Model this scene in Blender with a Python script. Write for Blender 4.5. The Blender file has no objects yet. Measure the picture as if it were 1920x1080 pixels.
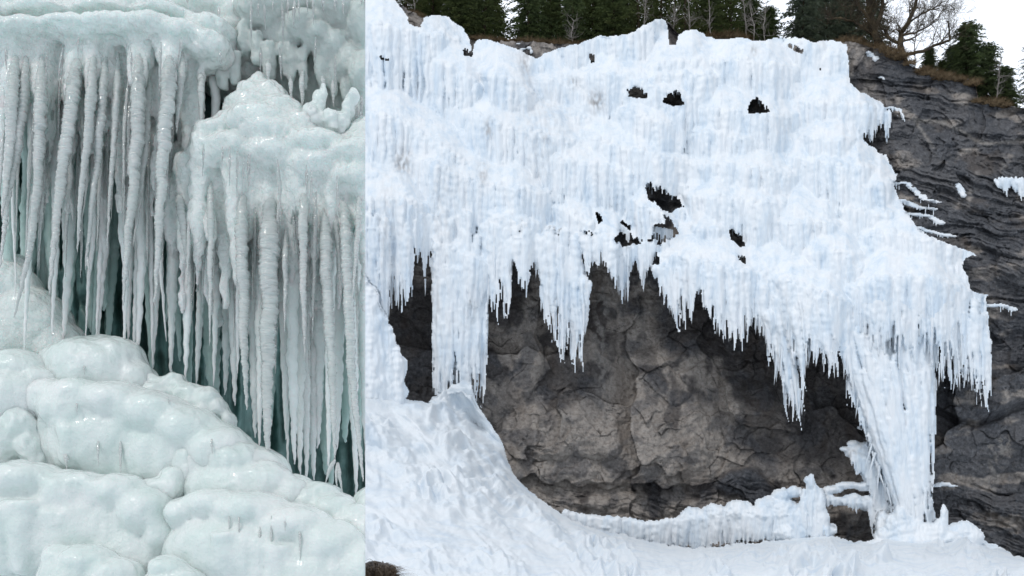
import bpy, bmesh, math, random
import numpy as np
from mathutils import Vector, Matrix

# ------------------------------------------------------------------ scene, camera, sky, sun
SC = bpy.context.scene
COL = SC.collection
K = 0.5            # tan of half the horizontal field of view
H0 = 1150.0        # image row of the horizon
CZ = 1.7           # eye height

cam_d = bpy.data.cameras.new('camera')
cam_d.sensor_width = 36.0
cam_d.lens = 36.0 / (2 * K)
cam_d.shift_y = (H0 - 540.0) / 1920.0
cam_d.clip_start = 0.1
cam_d.clip_end = 3000
cam = bpy.data.objects.new('camera', cam_d)
cam.location = (0, 0, CZ)
cam.rotation_euler = (math.radians(90), 0, 0)
COL.objects.link(cam)
SC.camera = cam

SUN_EL, SUN_AZ = 48.0, 214.0    # azimuth clockwise from +Y, behind the camera
w = bpy.data.worlds.new('World')
SC.world = w
w.use_nodes = True
wn = w.node_tree.nodes
wl = w.node_tree.links
wn.clear()
sky = wn.new('ShaderNodeTexSky')
sky.sky_type = 'NISHITA'
sky.sun_disc = False
sky.sun_elevation = math.radians(SUN_EL)
sky.sun_rotation = math.radians(SUN_AZ)
sky.altitude = 800
sky.air_density = 1.0
sky.dust_density = 3.0
sky.ozone_density = 1.0
mixw = wn.new('ShaderNodeMix')
mixw.data_type = 'RGBA'
mixw.inputs[0].default_value = 0.72          # high white overcast
mixw.inputs[7].default_value = (12.0, 12.6, 13.4, 1)
bgw = wn.new('ShaderNodeBackground')
bgw.inputs['Strength'].default_value = 0.075
ow = wn.new('ShaderNodeOutputWorld')
wl.new(sky.outputs[0], mixw.inputs[6])
# the cloud layer is thinnest and brightest low behind the hill
tcw = wn.new('ShaderNodeTexCoord')
dotw = wn.new('ShaderNodeVectorMath')
dotw.operation = 'DOT_PRODUCT'
dotw.inputs[1].default_value = (0, 0.88, 0.47)
wl.new(tcw.outputs['Generated'], dotw.inputs[0])
mrw = wn.new('ShaderNodeMapRange')
mrw.inputs[1].default_value = 0.3
mrw.inputs[2].default_value = 0.9
mrw.inputs[3].default_value = 1.0
mrw.inputs[4].default_value = 1.75
wl.new(dotw.outputs['Value'], mrw.inputs[0])
sclw = wn.new('ShaderNodeVectorMath')
sclw.operation = 'SCALE'
wl.new(mixw.outputs[2], sclw.inputs[0])
wl.new(mrw.outputs[0], sclw.inputs['Scale'])
wl.new(sclw.outputs[0], bgw.inputs['Color'])
wl.new(bgw.outputs[0], ow.inputs['Surface'])

sl = bpy.data.lights.new('sun', 'SUN')
sl.energy = 1.0
sl.angle = math.radians(10)
sl.color = (1.0, 0.97, 0.93)
so = bpy.data.objects.new('sun', sl)
a = math.radians(SUN_AZ)
e = math.radians(SUN_EL)
so.rotation_euler = Vector((math.sin(a) * math.cos(e), math.cos(a) * math.cos(e), math.sin(e))).to_track_quat('Z', 'Y').to_euler()
COL.objects.link(so)

SC.view_settings.view_transform = 'Standard'
SC.view_settings.look = 'None'
SC.view_settings.exposure = 0.0
SC.view_settings.gamma = 1.0
SC.render.engine = 'CYCLES'
SC.cycles.max_bounces = 10
SC.cycles.diffuse_bounces = 4
SC.cycles.transmission_bounces = 8
SC.cycles.caustics_refractive = False
SC.cycles.caustics_reflective = False

# ------------------------------------------------------------------ helpers
RNG = np.random.default_rng(7)
random.seed(7)


def P(px, py, Y):
    """world point at depth Y seen at photo pixel (px, py)"""
    return Vector(((px - 960) * K * Y / 960, Y, CZ + (H0 - py) * K * Y / 960))


def Parr(px, py, Y):
    return np.stack([(px - 960) * K * Y / 960, Y, CZ + (H0 - py) * K * Y / 960], -1)


_perm = np.random.default_rng(3).permutation(4096).astype(np.int64)
_grad = np.random.default_rng(4).uniform(0, 2 * np.pi, 4096)
_val = np.random.default_rng(5).uniform(-1, 1, 4096)


def _h(ix, iy, iz=0):
    return _perm[(_perm[(_perm[ix & 4095] + iy) & 4095] + iz) & 4095]


def gnoise(x, y, seed=0):
    """2-D gradient noise, about -1..1"""
    xi = np.floor(x).astype(np.int64)
    yi = np.floor(y).astype(np.int64)
    fx, fy = x - xi, y - yi
    u = fx * fx * fx * (fx * (fx * 6 - 15) + 10)
    v = fy * fy * fy * (fy * (fy * 6 - 15) + 10)
    r = 0
    for dx in (0, 1):
        for dy in (0, 1):
            g = _grad[_h(xi + dx, yi + dy, seed)]
            d = np.cos(g) * (fx - dx) + np.sin(g) * (fy - dy)
            r = r + d * (u if dx else 1 - u) * (v if dy else 1 - v)
    return r * 1.5


def fbm(x, y, seed=0, o=4, gain=0.5):
    r, a_ = 0, 1.0
    for i in range(o):
        r = r + a_ * gnoise(x * 2 ** i + 17.3 * i, y * 2 ** i - 9.1 * i, seed + i)
        a_ *= gain
    return r


def vnoise3(p, seed=0):
    """3-D value noise -1..1, p (n,3)"""
    pi = np.floor(p).astype(np.int64)
    f = p - pi
    f = f * f * (3 - 2 * f)
    r = 0
    for dx in (0, 1):
        for dy in (0, 1):
            for dz in (0, 1):
                v = _val[_h(pi[:, 0] + dx, pi[:, 1] + dy, pi[:, 2] + dz + seed * 37)]
                r = r + v * (f[:, 0] if dx else 1 - f[:, 0]) * (f[:, 1] if dy else 1 - f[:, 1]) * (f[:, 2] if dz else 1 - f[:, 2])
    return r


def fbm3(p, seed=0, o=3):
    r, a_ = 0, 1.0
    for i in range(o):
        r = r + a_ * vnoise3(p * 2 ** i + 5.7 * i, seed + i)
        a_ *= 0.5
    return r


def facets(x, y, cell, seed, tilt=0.5):
    """angular planes over jittered cells; returns (height, distance-to-border)"""
    gx, gy = x / cell, y / cell
    xi = np.floor(gx).astype(np.int64)
    yi = np.floor(gy).astype(np.int64)
    b1 = np.full(x.shape, 1e9)
    b2 = np.full(x.shape, 1e9)
    hh = np.zeros(x.shape)
    for dx in (-1, 0, 1):
        for dy in (-1, 0, 1):
            k = _h(xi + dx, yi + dy, seed)
            cx = xi + dx + 0.5 + 0.45 * _val[k]
            cy = yi + dy + 0.5 + 0.45 * _val[(k + 711) & 4095]
            ex, ey = gx - cx, gy - cy
            d = ex * ex + ey * ey
            h = cell * (0.28 * _val[(k + 99) & 4095] + tilt * (ex * _val[(k + 1300) & 4095] + ey * _val[(k + 2100) & 4095]))
            near = d < b1
            b2 = np.where(near, b1, np.minimum(b2, d))
            hh = np.where(near, h, hh)
            b1 = np.where(near, d, b1)
    return hh, (np.sqrt(b2) - np.sqrt(b1)) * cell


def inpoly(px, py, poly):
    r = np.zeros(px.shape, bool)
    n = len(poly)
    for i in range(n):
        x1, y1 = poly[i]
        x2, y2 = poly[(i + 1) % n]
        if y1 == y2:
            continue
        c = (py >= min(y1, y2)) & (py < max(y1, y2))
        r ^= c & (px < x1 + (py - y1) * (x2 - x1) / (y2 - y1))
    return r


def pl(points, x):
    q = np.array(points, float)
    return np.interp(x, q[:, 0], q[:, 1])


def sst(a_, b_, x):
    t = np.clip((x - a_) / (b_ - a_), 0, 1)
    return t * t * (3 - 2 * t)


def blur(A, r):
    """box blur, twice, radius r samples"""
    for _ in range(2):
        for ax in (0, 1):
            c = np.cumsum(np.pad(A, [(r + 1, r) if i == ax else (0, 0) for i in (0, 1)], mode='edge'), axis=ax)
            n = A.shape[ax]
            A = (np.take(c, range(2 * r + 1, 2 * r + 1 + n), ax) - np.take(c, range(0, n), ax)) / (2 * r + 1)
    return A


def mesh_np(name, verts, faces, smooth=True):
    """verts (n,3), faces (m,3|4) arrays -> mesh"""
    verts = np.asarray(verts, np.float32)
    faces = np.asarray(faces, np.int32)
    me = bpy.data.meshes.new(name)
    m, kk = faces.shape
    me.vertices.add(len(verts))
    me.vertices.foreach_set('co', verts.ravel())
    me.loops.add(m * kk)
    me.loops.foreach_set('vertex_index', faces.ravel())
    me.polygons.add(m)
    me.polygons.foreach_set('loop_start', np.arange(0, m * kk, kk, dtype=np.int32))
    me.polygons.foreach_set('loop_total', np.full(m, kk, np.int32))
    me.update(calc_edges=True)
    me.validate()
    if smooth:
        me.polygons.foreach_set('use_smooth', np.ones(len(me.polygons), bool))
    return me


def add_attr(me, name, vals):
    at = me.attributes.new(name, 'FLOAT', 'POINT')
    at.data.foreach_set('value', np.asarray(vals, np.float32))


def put(name, me, mat=None, parent=None, loc=None):
    o = bpy.data.objects.new(name, me)
    if mat is not None and not me.materials:
        me.materials.append(mat)
    if parent is not None:
        o.parent = parent
    if loc is not None:
        o.location = loc
    COL.objects.link(o)
    return o


def tag(o, label, cat, group=None):
    o['label'] = label
    o['category'] = cat
    if group:
        o['group'] = group
    return o


def empty(name, loc):
    o = bpy.data.objects.new(name, None)
    o.location = loc
    o.empty_display_size = 0.2
    COL.objects.link(o)
    return o


def tri_grid_faces(keep):
    """quads of a grid where all four corners are kept"""
    ny, nx = keep.shape
    idx = np.arange(ny * nx).reshape(ny, nx)
    q = np.stack([idx[:-1, :-1], idx[1:, :-1], idx[1:, 1:], idx[:-1, 1:]], -1)
    ok = keep[:-1, :-1] & keep[1:, :-1] & keep[1:, 1:] & keep[:-1, 1:]
    return q, ok


def compact(verts, faces, attrs=()):
    used = np.unique(faces)
    mp = np.full(len(verts), -1)
    mp[used] = np.arange(len(used))
    return verts[used], mp[faces], [a_[used] for a_ in attrs]


def skirt(verts, faces, attrs, back):
    """walls going back from every border edge, so a relief has thickness"""
    e_ = np.concatenate([faces[:, [0, 1]], faces[:, [1, 2]], faces[:, [2, 3]], faces[:, [3, 0]]])
    n = len(verts)
    key = e_[:, 0].astype(np.int64) * n + e_[:, 1]
    rkey = e_[:, 1].astype(np.int64) * n + e_[:, 0]
    b = ~np.isin(key, rkey)
    be = e_[b]
    bv = np.unique(be)
    mp = np.full(n, -1)
    mp[bv] = n + np.arange(len(bv))
    cen = verts[faces].mean(1)                      # the wall leans in under the face, so edges stay thin
    acc = np.zeros((n, 3))
    cnt = np.zeros(n)
    for k_ in range(4):
        np.add.at(acc, faces[:, k_], cen)
        np.add.at(cnt, faces[:, k_], 1)
    inn = acc[bv] / cnt[bv][:, None] - verts[bv]
    inn[:, 1] = 0
    inn /= np.maximum(np.linalg.norm(inn, axis=1, keepdims=True), 1e-6)
    nv = verts[bv] + inn * back * 0.75 + np.array([0, back, 0])
    nf = np.stack([be[:, 1], be[:, 0], mp[be[:, 0]], mp[be[:, 1]]], -1)
    return np.concatenate([verts, nv]), np.concatenate([faces, nf]), [np.concatenate([a_, a_[bv]]) for a_ in attrs]


def edge_dist(mask, n):
    """how many grid steps a sample lies inside the mask, up to n"""
    r = mask.astype(float)
    m = mask.copy()
    for k_ in range(n - 1):
        e_ = m.copy()
        e_[1:] &= m[:-1]
        e_[:-1] &= m[1:]
        e_[:, 1:] &= m[:, :-1]
        e_[:, :-1] &= m[:, 1:]
        m = e_
        r += m
    return r


def tube(path, rad, sides=8, cap=True):
    """path list of Vector, rad list -> verts, faces(quads)"""
    path = [Vector(p) for p in path]
    n = len(path)
    V, F = [], []
    up = Vector((0.3, 0.8, 0.1)).normalized()
    for i, p in enumerate(path):
        t = (path[min(i + 1, n - 1)] - path[max(i - 1, 0)]).normalized()
        a_ = t.cross(up)
        if a_.length < 1e-4:
            a_ = t.cross(Vector((1, 0, 0)))
        a_.normalize()
        b_ = t.cross(a_)
        for s in range(sides):
            g = 2 * math.pi * s / sides
            V.append(p + (a_ * math.cos(g) + b_ * math.sin(g)) * rad[i])
    for i in range(n - 1):
        for s in range(sides):
            s2 = (s + 1) % sides
            F.append((i * sides + s, i * sides + s2, (i + 1) * sides + s2, (i + 1) * sides + s))
    return V, F


# ------------------------------------------------------------------ materials
def mat(name):
    m = bpy.data.materials.new(name)
    m.use_nodes = True
    nt = m.node_tree
    b = nt.nodes['Principled BSDF']
    return m, nt, b, nt.nodes.new, nt.links.new


def noise_node(nt, scale, detail=4, rough=0.55, coord=None, dist=0.0):
    n = nt.nodes.new('ShaderNodeTexNoise')
    n.inputs['Scale'].default_value = scale
    n.inputs['Detail'].default_value = detail
    n.inputs['Roughness'].default_value = rough
    n.inputs['Distortion'].default_value = dist
    if coord is not None:
        nt.links.new(coord, n.inputs['Vector'])
    return n


def obj_coord(nt, scale=(1, 1, 1)):
    t = nt.nodes.new('ShaderNodeTexCoord')
    mp = nt.nodes.new('ShaderNodeMapping')
    mp.inputs['Scale'].default_value = scale
    nt.links.new(t.outputs['Object'], mp.inputs['Vector'])
    return mp.outputs[0]


def ramp(nt, fac, stops):
    r = nt.nodes.new('ShaderNodeValToRGB')
    els = r.color_ramp.elements
    while len(els) < len(stops):
        els.new(0.5)
    for e_, (p_, c_) in zip(els, stops):
        e_.position = p_
        e_.color = (*c_, 1)
    nt.links.new(fac, r.inputs[0])
    return r.outputs[0]


def mixc(nt, fac, c1, c2, mode='MIX'):
    m = nt.nodes.new('ShaderNodeMix')
    m.data_type = 'RGBA'
    m.blend_type = mode
    for sock, v in ((m.inputs[0], fac), (m.inputs[6], c1), (m.inputs[7], c2)):
        if hasattr(v, 'is_linked'):
            nt.links.new(v, sock)
        elif isinstance(v, (int, float)):
            sock.default_value = v
        else:
            sock.default_value = (*v, 1)
    return m.outputs[2]


def attr(nt, name):
    n = nt.nodes.new('ShaderNodeAttribute')
    n.attribute_name = name
    return n.outputs['Fac']


def bump(nt, b, height, strength, dist, prev=None):
    n = nt.nodes.new('ShaderNodeBump')
    n.inputs['Strength'].default_value = strength
    n.inputs['Distance'].default_value = dist
    nt.links.new(height, n.inputs['Height'])
    if prev is not None:
        nt.links.new(prev, n.inputs['Normal'])
    nt.links.new(n.outputs[0], b.inputs['Normal'])
    return n.outputs[0]


# white waterfall ice
M_ICE, nt, b, N, L = mat('white_ice')
oc = obj_coord(nt, (1, 1, 0.25))
n1 = noise_node(nt, 0.9, 6, 0.66, oc)
n2 = noise_node(nt, 5.0, 4, 0.6, oc)
c = ramp(nt, n1.outputs[0], [(0.33, (0.64, 0.735, 0.83)), (0.47, (0.765, 0.825, 0.88)), (0.58, (0.82, 0.855, 0.89)), (0.72, (0.84, 0.865, 0.89))])
c = mixc(nt, attr(nt, 'stain'), c, (0.30, 0.29, 0.29))
L(c, b.inputs['Base Color'])
b.inputs['Roughness'].default_value = 0.42
b.inputs['IOR'].default_value = 1.31
p_ = bump(nt, b, n2.outputs[0], 0.55, 0.10)
# snow / rough frozen spray on the slope
M_SNOW, nt, b, N, L = mat('frozen_snow')
oc = obj_coord(nt)
n1 = noise_node(nt, 0.5, 5, 0.6, oc)
n2 = noise_node(nt, 4.0, 5, 0.65, oc)
c = ramp(nt, n1.outputs[0], [(0.3, (0.64, 0.72, 0.80)), (0.5, (0.75, 0.80, 0.84)), (0.75, (0.80, 0.83, 0.86))])
c = mixc(nt, attr(nt, 'stain'), c, (0.30, 0.29, 0.29))
L(c, b.inputs['Base Color'])
b.inputs['Roughness'].default_value = 0.5
bump(nt, b, n2.outputs[0], 0.6, 0.12)
# rock
M_ROCK, nt, b, N, L = mat('cliff_rock')
oc = obj_coord(nt)
oz = obj_coord(nt, (0.9, 0.9, 0.22))
n1 = noise_node(nt, 0.5, 6, 0.65, oc, 0.6)
n2 = noise_node(nt, 3.5, 8, 0.7, oc, 0.3)
n3 = noise_node(nt, 0.7, 5, 0.6, oz)
n5 = noise_node(nt, 8.0, 6, 0.75, oc)
dark = ramp(nt, n2.outputs[0], [(0.30, (0.045, 0.042, 0.043)), (0.55, (0.108, 0.100, 0.099)), (0.78, (0.20, 0.186, 0.18))])
dry = ramp(nt, n2.outputs[0], [(0.28, (0.16, 0.140, 0.125)), (0.50, (0.37, 0.333, 0.302)), (0.78, (0.52, 0.475, 0.435))])
c = mixc(nt, attr(nt, 'dry'), dark, dry)
brn = ramp(nt, n3.outputs[0], [(0.48, (0, 0, 0)), (0.68, (1, 1, 1))])
c = mixc(nt, mixc(nt, 0.40, (0, 0, 0), brn), c, (0.075, 0.048, 0.030))
c = mixc(nt, attr(nt, 'slate'), c, ramp(nt, n2.outputs[0], [(0.3, (0.028, 0.030, 0.036)), (0.55, (0.09, 0.096, 0.11)), (0.8, (0.24, 0.25, 0.275))]))
c = mixc(nt, attr(nt, 'vein'), c, ramp(nt, n2.outputs[0], [(0.3, (0.14, 0.13, 0.125)), (0.6, (0.33, 0.31, 0.29)), (0.8, (0.5, 0.47, 0.43))]))
spk = ramp(nt, n5.outputs[0], [(0.62, (0, 0, 0)), (0.72, (1, 1, 1))])
c = mixc(nt, mixc(nt, 0.25, (0, 0, 0), spk), c, (0.34, 0.31, 0.29))
c = mixc(nt, attr(nt, 'crack'), c, (0.008, 0.007, 0.007))
L(c, b.inputs['Base Color'])
b.inputs['Roughness'].default_value = 0.72
q_ = bump(nt, b, n2.outputs[0], 0.6, 0.25)
bump(nt, b, n5.outputs[0], 0.8, 0.14, q_)


def leaf_mat(name, c1, c2, sc=1.5, rough=0.7):
    m, nt, b, N, L = mat(name)
    n = noise_node(nt, sc, 3, 0.6, obj_coord(nt))
    L(ramp(nt, n.outputs[0], [(0.35, c1), (0.65, c2)]), b.inputs['Base Color'])
    b.inputs['Roughness'].default_value = rough
    return m


M_SPRUCE = leaf_mat('spruce_needles', (0.085, 0.118, 0.052), (0.24, 0.285, 0.13))
M_BLUESPR = leaf_mat('bluish_needles', (0.10, 0.13, 0.098), (0.26, 0.30, 0.225))
M_SHRUB = leaf_mat('shrub_needles', (0.075, 0.108, 0.05), (0.20, 0.25, 0.115))
M_BARK = leaf_mat('mossy_bark', (0.030, 0.023, 0.016), (0.080, 0.058, 0.028), 1.2, 0.9)
M_PALEB = leaf_mat('pale_bark', (0.14, 0.125, 0.115), (0.27, 0.25, 0.235), 2.0, 0.9)
M_GRASS = leaf_mat('dry_grass', (0.13, 0.085, 0.042), (0.30, 0.215, 0.125), 1.5, 0.9)
M_GROUND = leaf_mat('hill_soil', (0.06, 0.045, 0.03), (0.15, 0.11, 0.07), 0.6, 0.95)
# ------------------------------------------------------------------ the cliff: shared depth functions (image-pixel units at YR)
YR = 80.0
S = K * YR / 960.0          # metres per unit of depth
G = 1.5                     # grid step
GX0 = 290                       # the cliff carries on behind the near formation
GX = np.arange(GX0, 2030, G)
GY = np.arange(-60, 1120, G)
PX, PY = np.meshgrid(GX, GY)


def d_base(px, py):
    """how far the ice face stands towards the camera"""
    d = np.where(py < 500, -0.41 * (500 - py), 0.0)
    d = d + np.clip(860 - px, 0, 400) * 0.22
    d = d + 75 * np.exp(-((px - 1620) / 170.0) ** 2) * sst(380, 560, py)
    d = d + 30 * np.exp(-((px - 1340) / 110.0) ** 2) * sst(440, 510, py)
    d = d + 18 * fbm(px / 170.0, py / 130.0, 40, 2)
    return d


SKY_ICE = [(250, -60), (700, -60), (738, -4), (752, 14), (762, 24), (768, 44), (788, 52), (794, 32), (813, 27), (837, 30), (852, 40), (867, 50), (880, 70),
           (886, 98), (890, 78), (900, 73), (913, 72), (937, 80), (963, 88), (983, 97), (1006, 110), (1017, 100), (1053, 88), (1080, 82), (1110, 72),
           (1120, 65), (1140, 68), (1183, 62), (1207, 46), (1227, 36), (1240, 34), (1249, 38), (1253, 52), (1256, 84), (1266, 82), (1272, 66), (1285, 56),
           (1303, 54), (1318, 60), (1325, 68), (1345, 73), (1400, 70), (1412, 76), (1435, 75), (1450, 70), (1473, 72), (1490, 69), (1510, 72),
           (1530, 79), (1550, 74), (1575, 77), (1588, 84)]
SHEET = SKY_ICE + [(1592, 110), (1594, 155), (1612, 170), (1632, 180), (1650, 190), (1663, 202), (1662, 226), (1635, 226), (1612, 236), (1612, 256),
                   (1630, 280), (1645, 295), (1658, 305), (1665, 315), (1684, 326), (1676, 345), (1690, 380), (1700, 398), (1710, 412), (1725, 432), (1745, 443), (1790, 460),
                   (1812, 468), (1836, 479), (1812, 484), (1803, 500), (1815, 515), (1820, 540), (1830, 560), (1848, 573), (1858, 580), (1850, 592), (1850, 620),
                   (1849, 650), (1853, 690), (1835, 690), (1800, 690), (1775, 678), (1748, 676), (1750, 690), (1752, 760), (1744, 800), (1740, 850),
                   (1744, 900), (1750, 960), (1760, 1010), (1690, 1010), (1682, 980), (1668, 920), (1650, 860), (1628, 800), (1606, 735), (1588, 690),
                   (1570, 672), (1545, 668), (1520, 655), (1510, 690), (1503, 735), (1490, 745), (1470, 715), (1455, 690), (1446, 655), (1441, 620),
                   (1420, 600), (1395, 612), (1360, 605), (1345, 590), (1325, 570), (1305, 545), (1282, 570), (1262, 560), (1242, 540), (1230, 515),
                   (1232, 500), (1262, 478), (1272, 470), (1262, 445), (1240, 440), (1228, 446), (1222, 485), (1205, 495), (1185, 480), (1180, 450), (1165, 430),
                   (1160, 470), (1150, 490), (1130, 480), (1110, 466), (1088, 462), (1084, 490), (1098, 540), (1103, 570), (1094, 605), (1078, 620), (1055, 610),
                   (1036, 580), (1020, 540), (1010, 490), (995, 480), (975, 470), (962, 478), (958, 540), (940, 565), (915, 555), (914, 700),
                   (890, 735), (830, 735), (810, 720), (811, 470), (795, 470), (786, 468), (775, 500), (760, 530), (740, 540), (725, 580), (705, 590),
                   (690, 560), (640, 560), (250, 560)]
HOLES = [[(1176, 166), (1190, 158), (1205, 166), (1213, 172), (1212, 184), (1180, 182)],
         [(1243, 186), (1256, 172), (1268, 165), (1276, 172), (1283, 196), (1262, 198), (1245, 192)],
         [(1400, 200), (1410, 184), (1421, 178), (1432, 192), (1445, 204), (1442, 210), (1405, 212)],
         [(1222, 352), (1236, 345), (1250, 360), (1268, 366), (1285, 386), (1270, 390), (1252, 402), (1240, 392), (1226, 374)],
         [(1210, 346), (1220, 340), (1226, 380), (1216, 372)],
         [(1363, 424), (1380, 430), (1392, 440), (1398, 462), (1388, 462), (1372, 448)],
         [(1378, 480), (1392, 474), (1404, 490), (1400, 496)],
         [(1104, 100), (1112, 94), (1116, 116), (1108, 118)], 
         [(1117, 395), (1124, 392), (1130, 412), (1122, 418)], [(712, 104), (728, 108), (728, 113), (714, 110)],
         [(1472, 74), (1486, 82), (1506, 92), (1504, 100), (1490, 94), (1478, 86)], [(1536, 124), (1542, 130), (1540, 134), (1535, 128)],
         [(868, 92), (880, 88), (890, 96), (884, 106), (870, 102)],
         [(1244, 400), (1262, 412), (1256, 420), (1246, 410)], ]

# lips of the tiers read from the photo
LIPS = [[(640, 180), (690, 210), (750, 225), (800, 258), (850, 290), (900, 330)], [(660, 40), (700, 45), (760, 56), (830, 66), (870, 92)],
        [(795, 110), (850, 124), (880, 150), (905, 172)], [(835, 200), (880, 210), (930, 230), (960, 240), (1010, 250), (1060, 262), (1130, 275)],
        [(1080, 142), (1130, 135), (1180, 142), (1220, 160), (1290, 180), (1340, 195)], [(1180, 148), (1230, 140), (1280, 135), (1320, 140), (1370, 147)],
        [(1190, 130), (1250, 115), (1310, 110), (1340, 124)], [(1310, 116), (1380, 110), (1440, 118), (1490, 130)],
        [(1290, 202), (1360, 206), (1430, 214), (1500, 217)], [(1070, 240), (1150, 270), (1230, 290), (1290, 302)],
        [(750, 287), (800, 302), (860, 330), (920, 345), (980, 352), (1040, 366)], [(1000, 290), (1080, 302), (1160, 315), (1225, 332)],
        [(1290, 302), (1370, 310), (1430, 312), (1490, 330)], [(1490, 192), (1560, 190), (1620, 195), (1660, 205)],
        [(640, 380), (700, 372), (760, 372), (810, 395)], [(1040, 385), (1080, 402), (1130, 436)], [(1085, 432), (1120, 435), (1150, 450), (1182, 462)],
        [(1180, 370), (1220, 390), (1265, 418)], [(1290, 366), (1350, 365), (1420, 380), (1480, 377)], [(1570, 366), (1630, 348), (1680, 338)],
        [(1555, 385), (1620, 394), (1700, 402)], [(1600, 442), (1680, 435), (1740, 448), (1800, 466)], [(1440, 512), (1500, 535), (1560, 552), (1600, 572)],
        [(1500, 472), (1560, 470), (1620, 480)], [(1590, 542), (1660, 520), (1740, 520), (1815, 545)], [(1238, 482), (1275, 474), (1320, 488), (1380, 505), (1430, 516)],
        [(1120, 70), (1183, 64), (1225, 38), (1248, 40)], [(1290, 245), (1360, 250), (1430, 262)], [(1500, 252), (1560, 262), (1610, 262)],
        [(900, 130), (960, 150), (1010, 190)], [(1150, 205), (1210, 215), (1280, 240)], [(900, 395), (960, 405), (1010, 425)], [(1290, 425), (1330, 430), (1365, 425)],
        [(1450, 420), (1520, 412), (1590, 425)], [(1500, 300), (1580, 312), (1650, 315)]]

# hanging rows: (name index, lip polyline, tip envelope polyline)
THINGS = ['frozen_waterfall', 'ice_curtain', 'ice_pillar', 'ice_curtain', 'ice_curtain', 'ice_shelf', 'ice_curtain', 'ice_pillar', 'ice_curtain', 'ice_curtain',
          'ice_shelf', 'ice_pinnacle', 'ice_cluster', 'ice_mound', 'ice_boulder', 'ice_mound', 'ice_strip', 'icicle_cluster', 'ice_patch', 'ice_patch', 'ice_lump', 'ledge_snow', 'ice_spur', 'ice_patch', 'snow_patch', 'ice_strip', 'ice_strip', 'ice_strip', 'ice_strip']
# per-thing regions of the sheet (id, polygon) - the rest stays the waterfall
REGIONS = [(1, [(250, 395), (700, 395), (760, 380), (811, 405), (811, 640), (250, 640)]),
           (2, [(811, 405), (860, 392), (914, 410), (916, 800), (800, 800), (811, 640)]),
           (3, [(914, 410), (960, 412), (1010, 432), (1050, 420), (1084, 440), (1088, 462), (1112, 700), (914, 700)]),
           (4, [(1084, 440), (1120, 436), (1180, 452), (1225, 430), (1230, 500), (1224, 620), (1112, 620), (1088, 470)]),
           (5, [(1224, 505), (1262, 474), (1320, 484), (1380, 500), (1436, 512), (1443, 600), (1446, 680), (1224, 680)]),
           (6, [(1436, 512), (1500, 532), (1560, 550), (1600, 570), (1602, 722), (1580, 800), (1446, 800), (1443, 600)]),
           (7, [(1600, 570), (1680, 560), (1742, 600), (1748, 676), (1775, 800), (1780, 1020), (1660, 1020), (1560, 760)]),
           (8, [(1742, 600), (1800, 540), (1870, 560), (1880, 800), (1775, 800), (1748, 676)]),
           (9, [(1594, 186), (1640, 180), (1680, 196), (1680, 300), (1606, 300), (1604, 230)])]
# lip, tips, id, half-width, density
FRINGE = [
    ([(600, 400), (700, 400), (760, 390), (810, 405)], [(600, 600), (688, 560), (700, 590), (716, 618), (727, 605), (738, 552), (750, 584), (765, 556), (777, 512), (786, 480), (797, 552), (806, 480), (812, 465)], 1),
    ([(812, 400), (860, 392), (914, 410)], [(806, 700), (812, 738), (830, 742), (880, 752), (896, 756), (904, 742), (908, 690), (914, 655), (917, 600)], 2),
    ([(914, 412), (960, 414), (1010, 434), (1050, 425), (1084, 445), (1100, 520)], [(914, 565), (925, 575), (940, 590), (951, 612), (958, 560), (963, 482), (972, 522), (985, 560), (996, 496), (1008, 500), (1020, 582), (1036, 622), (1050, 652), (1064, 674), (1080, 662), (1092, 664), (1102, 606), (1106, 560)], 3),
    ([(1086, 436), (1120, 437), (1150, 452), (1182, 464), (1224, 450)], [(1086, 466), (1103, 532), (1112, 482), (1121, 502), (1132, 490), (1142, 520), (1160, 552), (1176, 578), (1182, 520), (1190, 492), (1198, 520), (1206, 552), (1215, 516), (1224, 486)], 4),
    ([(1230, 500), (1262, 480), (1320, 492), (1380, 508), (1436, 518), (1446, 600)], [(1230, 520), (1244, 566), (1262, 592), (1278, 624), (1288, 580), (1298, 602), (1306, 546), (1322, 580), (1340, 600), (1350, 628), (1360, 642), (1374, 630), (1394, 658), (1404, 620), (1412, 606), (1428, 640), (1442, 622)], 5),
    ([(1440, 520), (1500, 540), (1560, 556), (1602, 580)], [(1442, 640), (1455, 704), (1475, 744), (1492, 766), (1506, 788), (1513, 706), (1521, 662), (1532, 690), (1545, 680), (1556, 695), (1564, 715), (1572, 690), (1586, 706), (1600, 735)], 6),
    ([(1742, 590), (1790, 545), (1830, 562), (1856, 584)], [(1744, 684), (1754, 700), (1766, 722), (1776, 692), (1790, 720), (1802, 742), (1815, 720), (1830, 735), (1852, 758), (1862, 722)], 8),
    ([(1606, 200), (1640, 200), (1664, 206)], [(1608, 248), (1616, 256), (1622, 264), (1630, 240), (1634, 268), (1646, 244), (1656, 242), (1662, 258), (1668, 262)], 9),
]
HOLE_FRINGE = [([(1170, 152), (1190, 152), (1215, 160)], 14, 22), ([(1238, 160), (1262, 158), (1288, 165)], 12, 30), ([(1395, 170), (1420, 168), (1448, 180)], 12, 34),
               ([(1205, 330), (1235, 335), (1290, 350)], 14, 42), ([(1355, 405), (1380, 412), (1400, 430)], 12, 38), ([(1372, 470), (1405, 474)], 8, 20), ([(1100, 88), (1120, 88)], 8, 22),
               ([(1232, 390), (1265, 405)], 8, 22), ([(1112, 385), (1132, 388)], 10, 26), ([(1225, 425), (1262, 432)], 16, 46), ([(1158, 415), (1182, 435)], 14, 40), ([(1465, 70), (1505, 84)], 4, 12), ([(700, 98), (735, 104)], 3, 8)]

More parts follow.
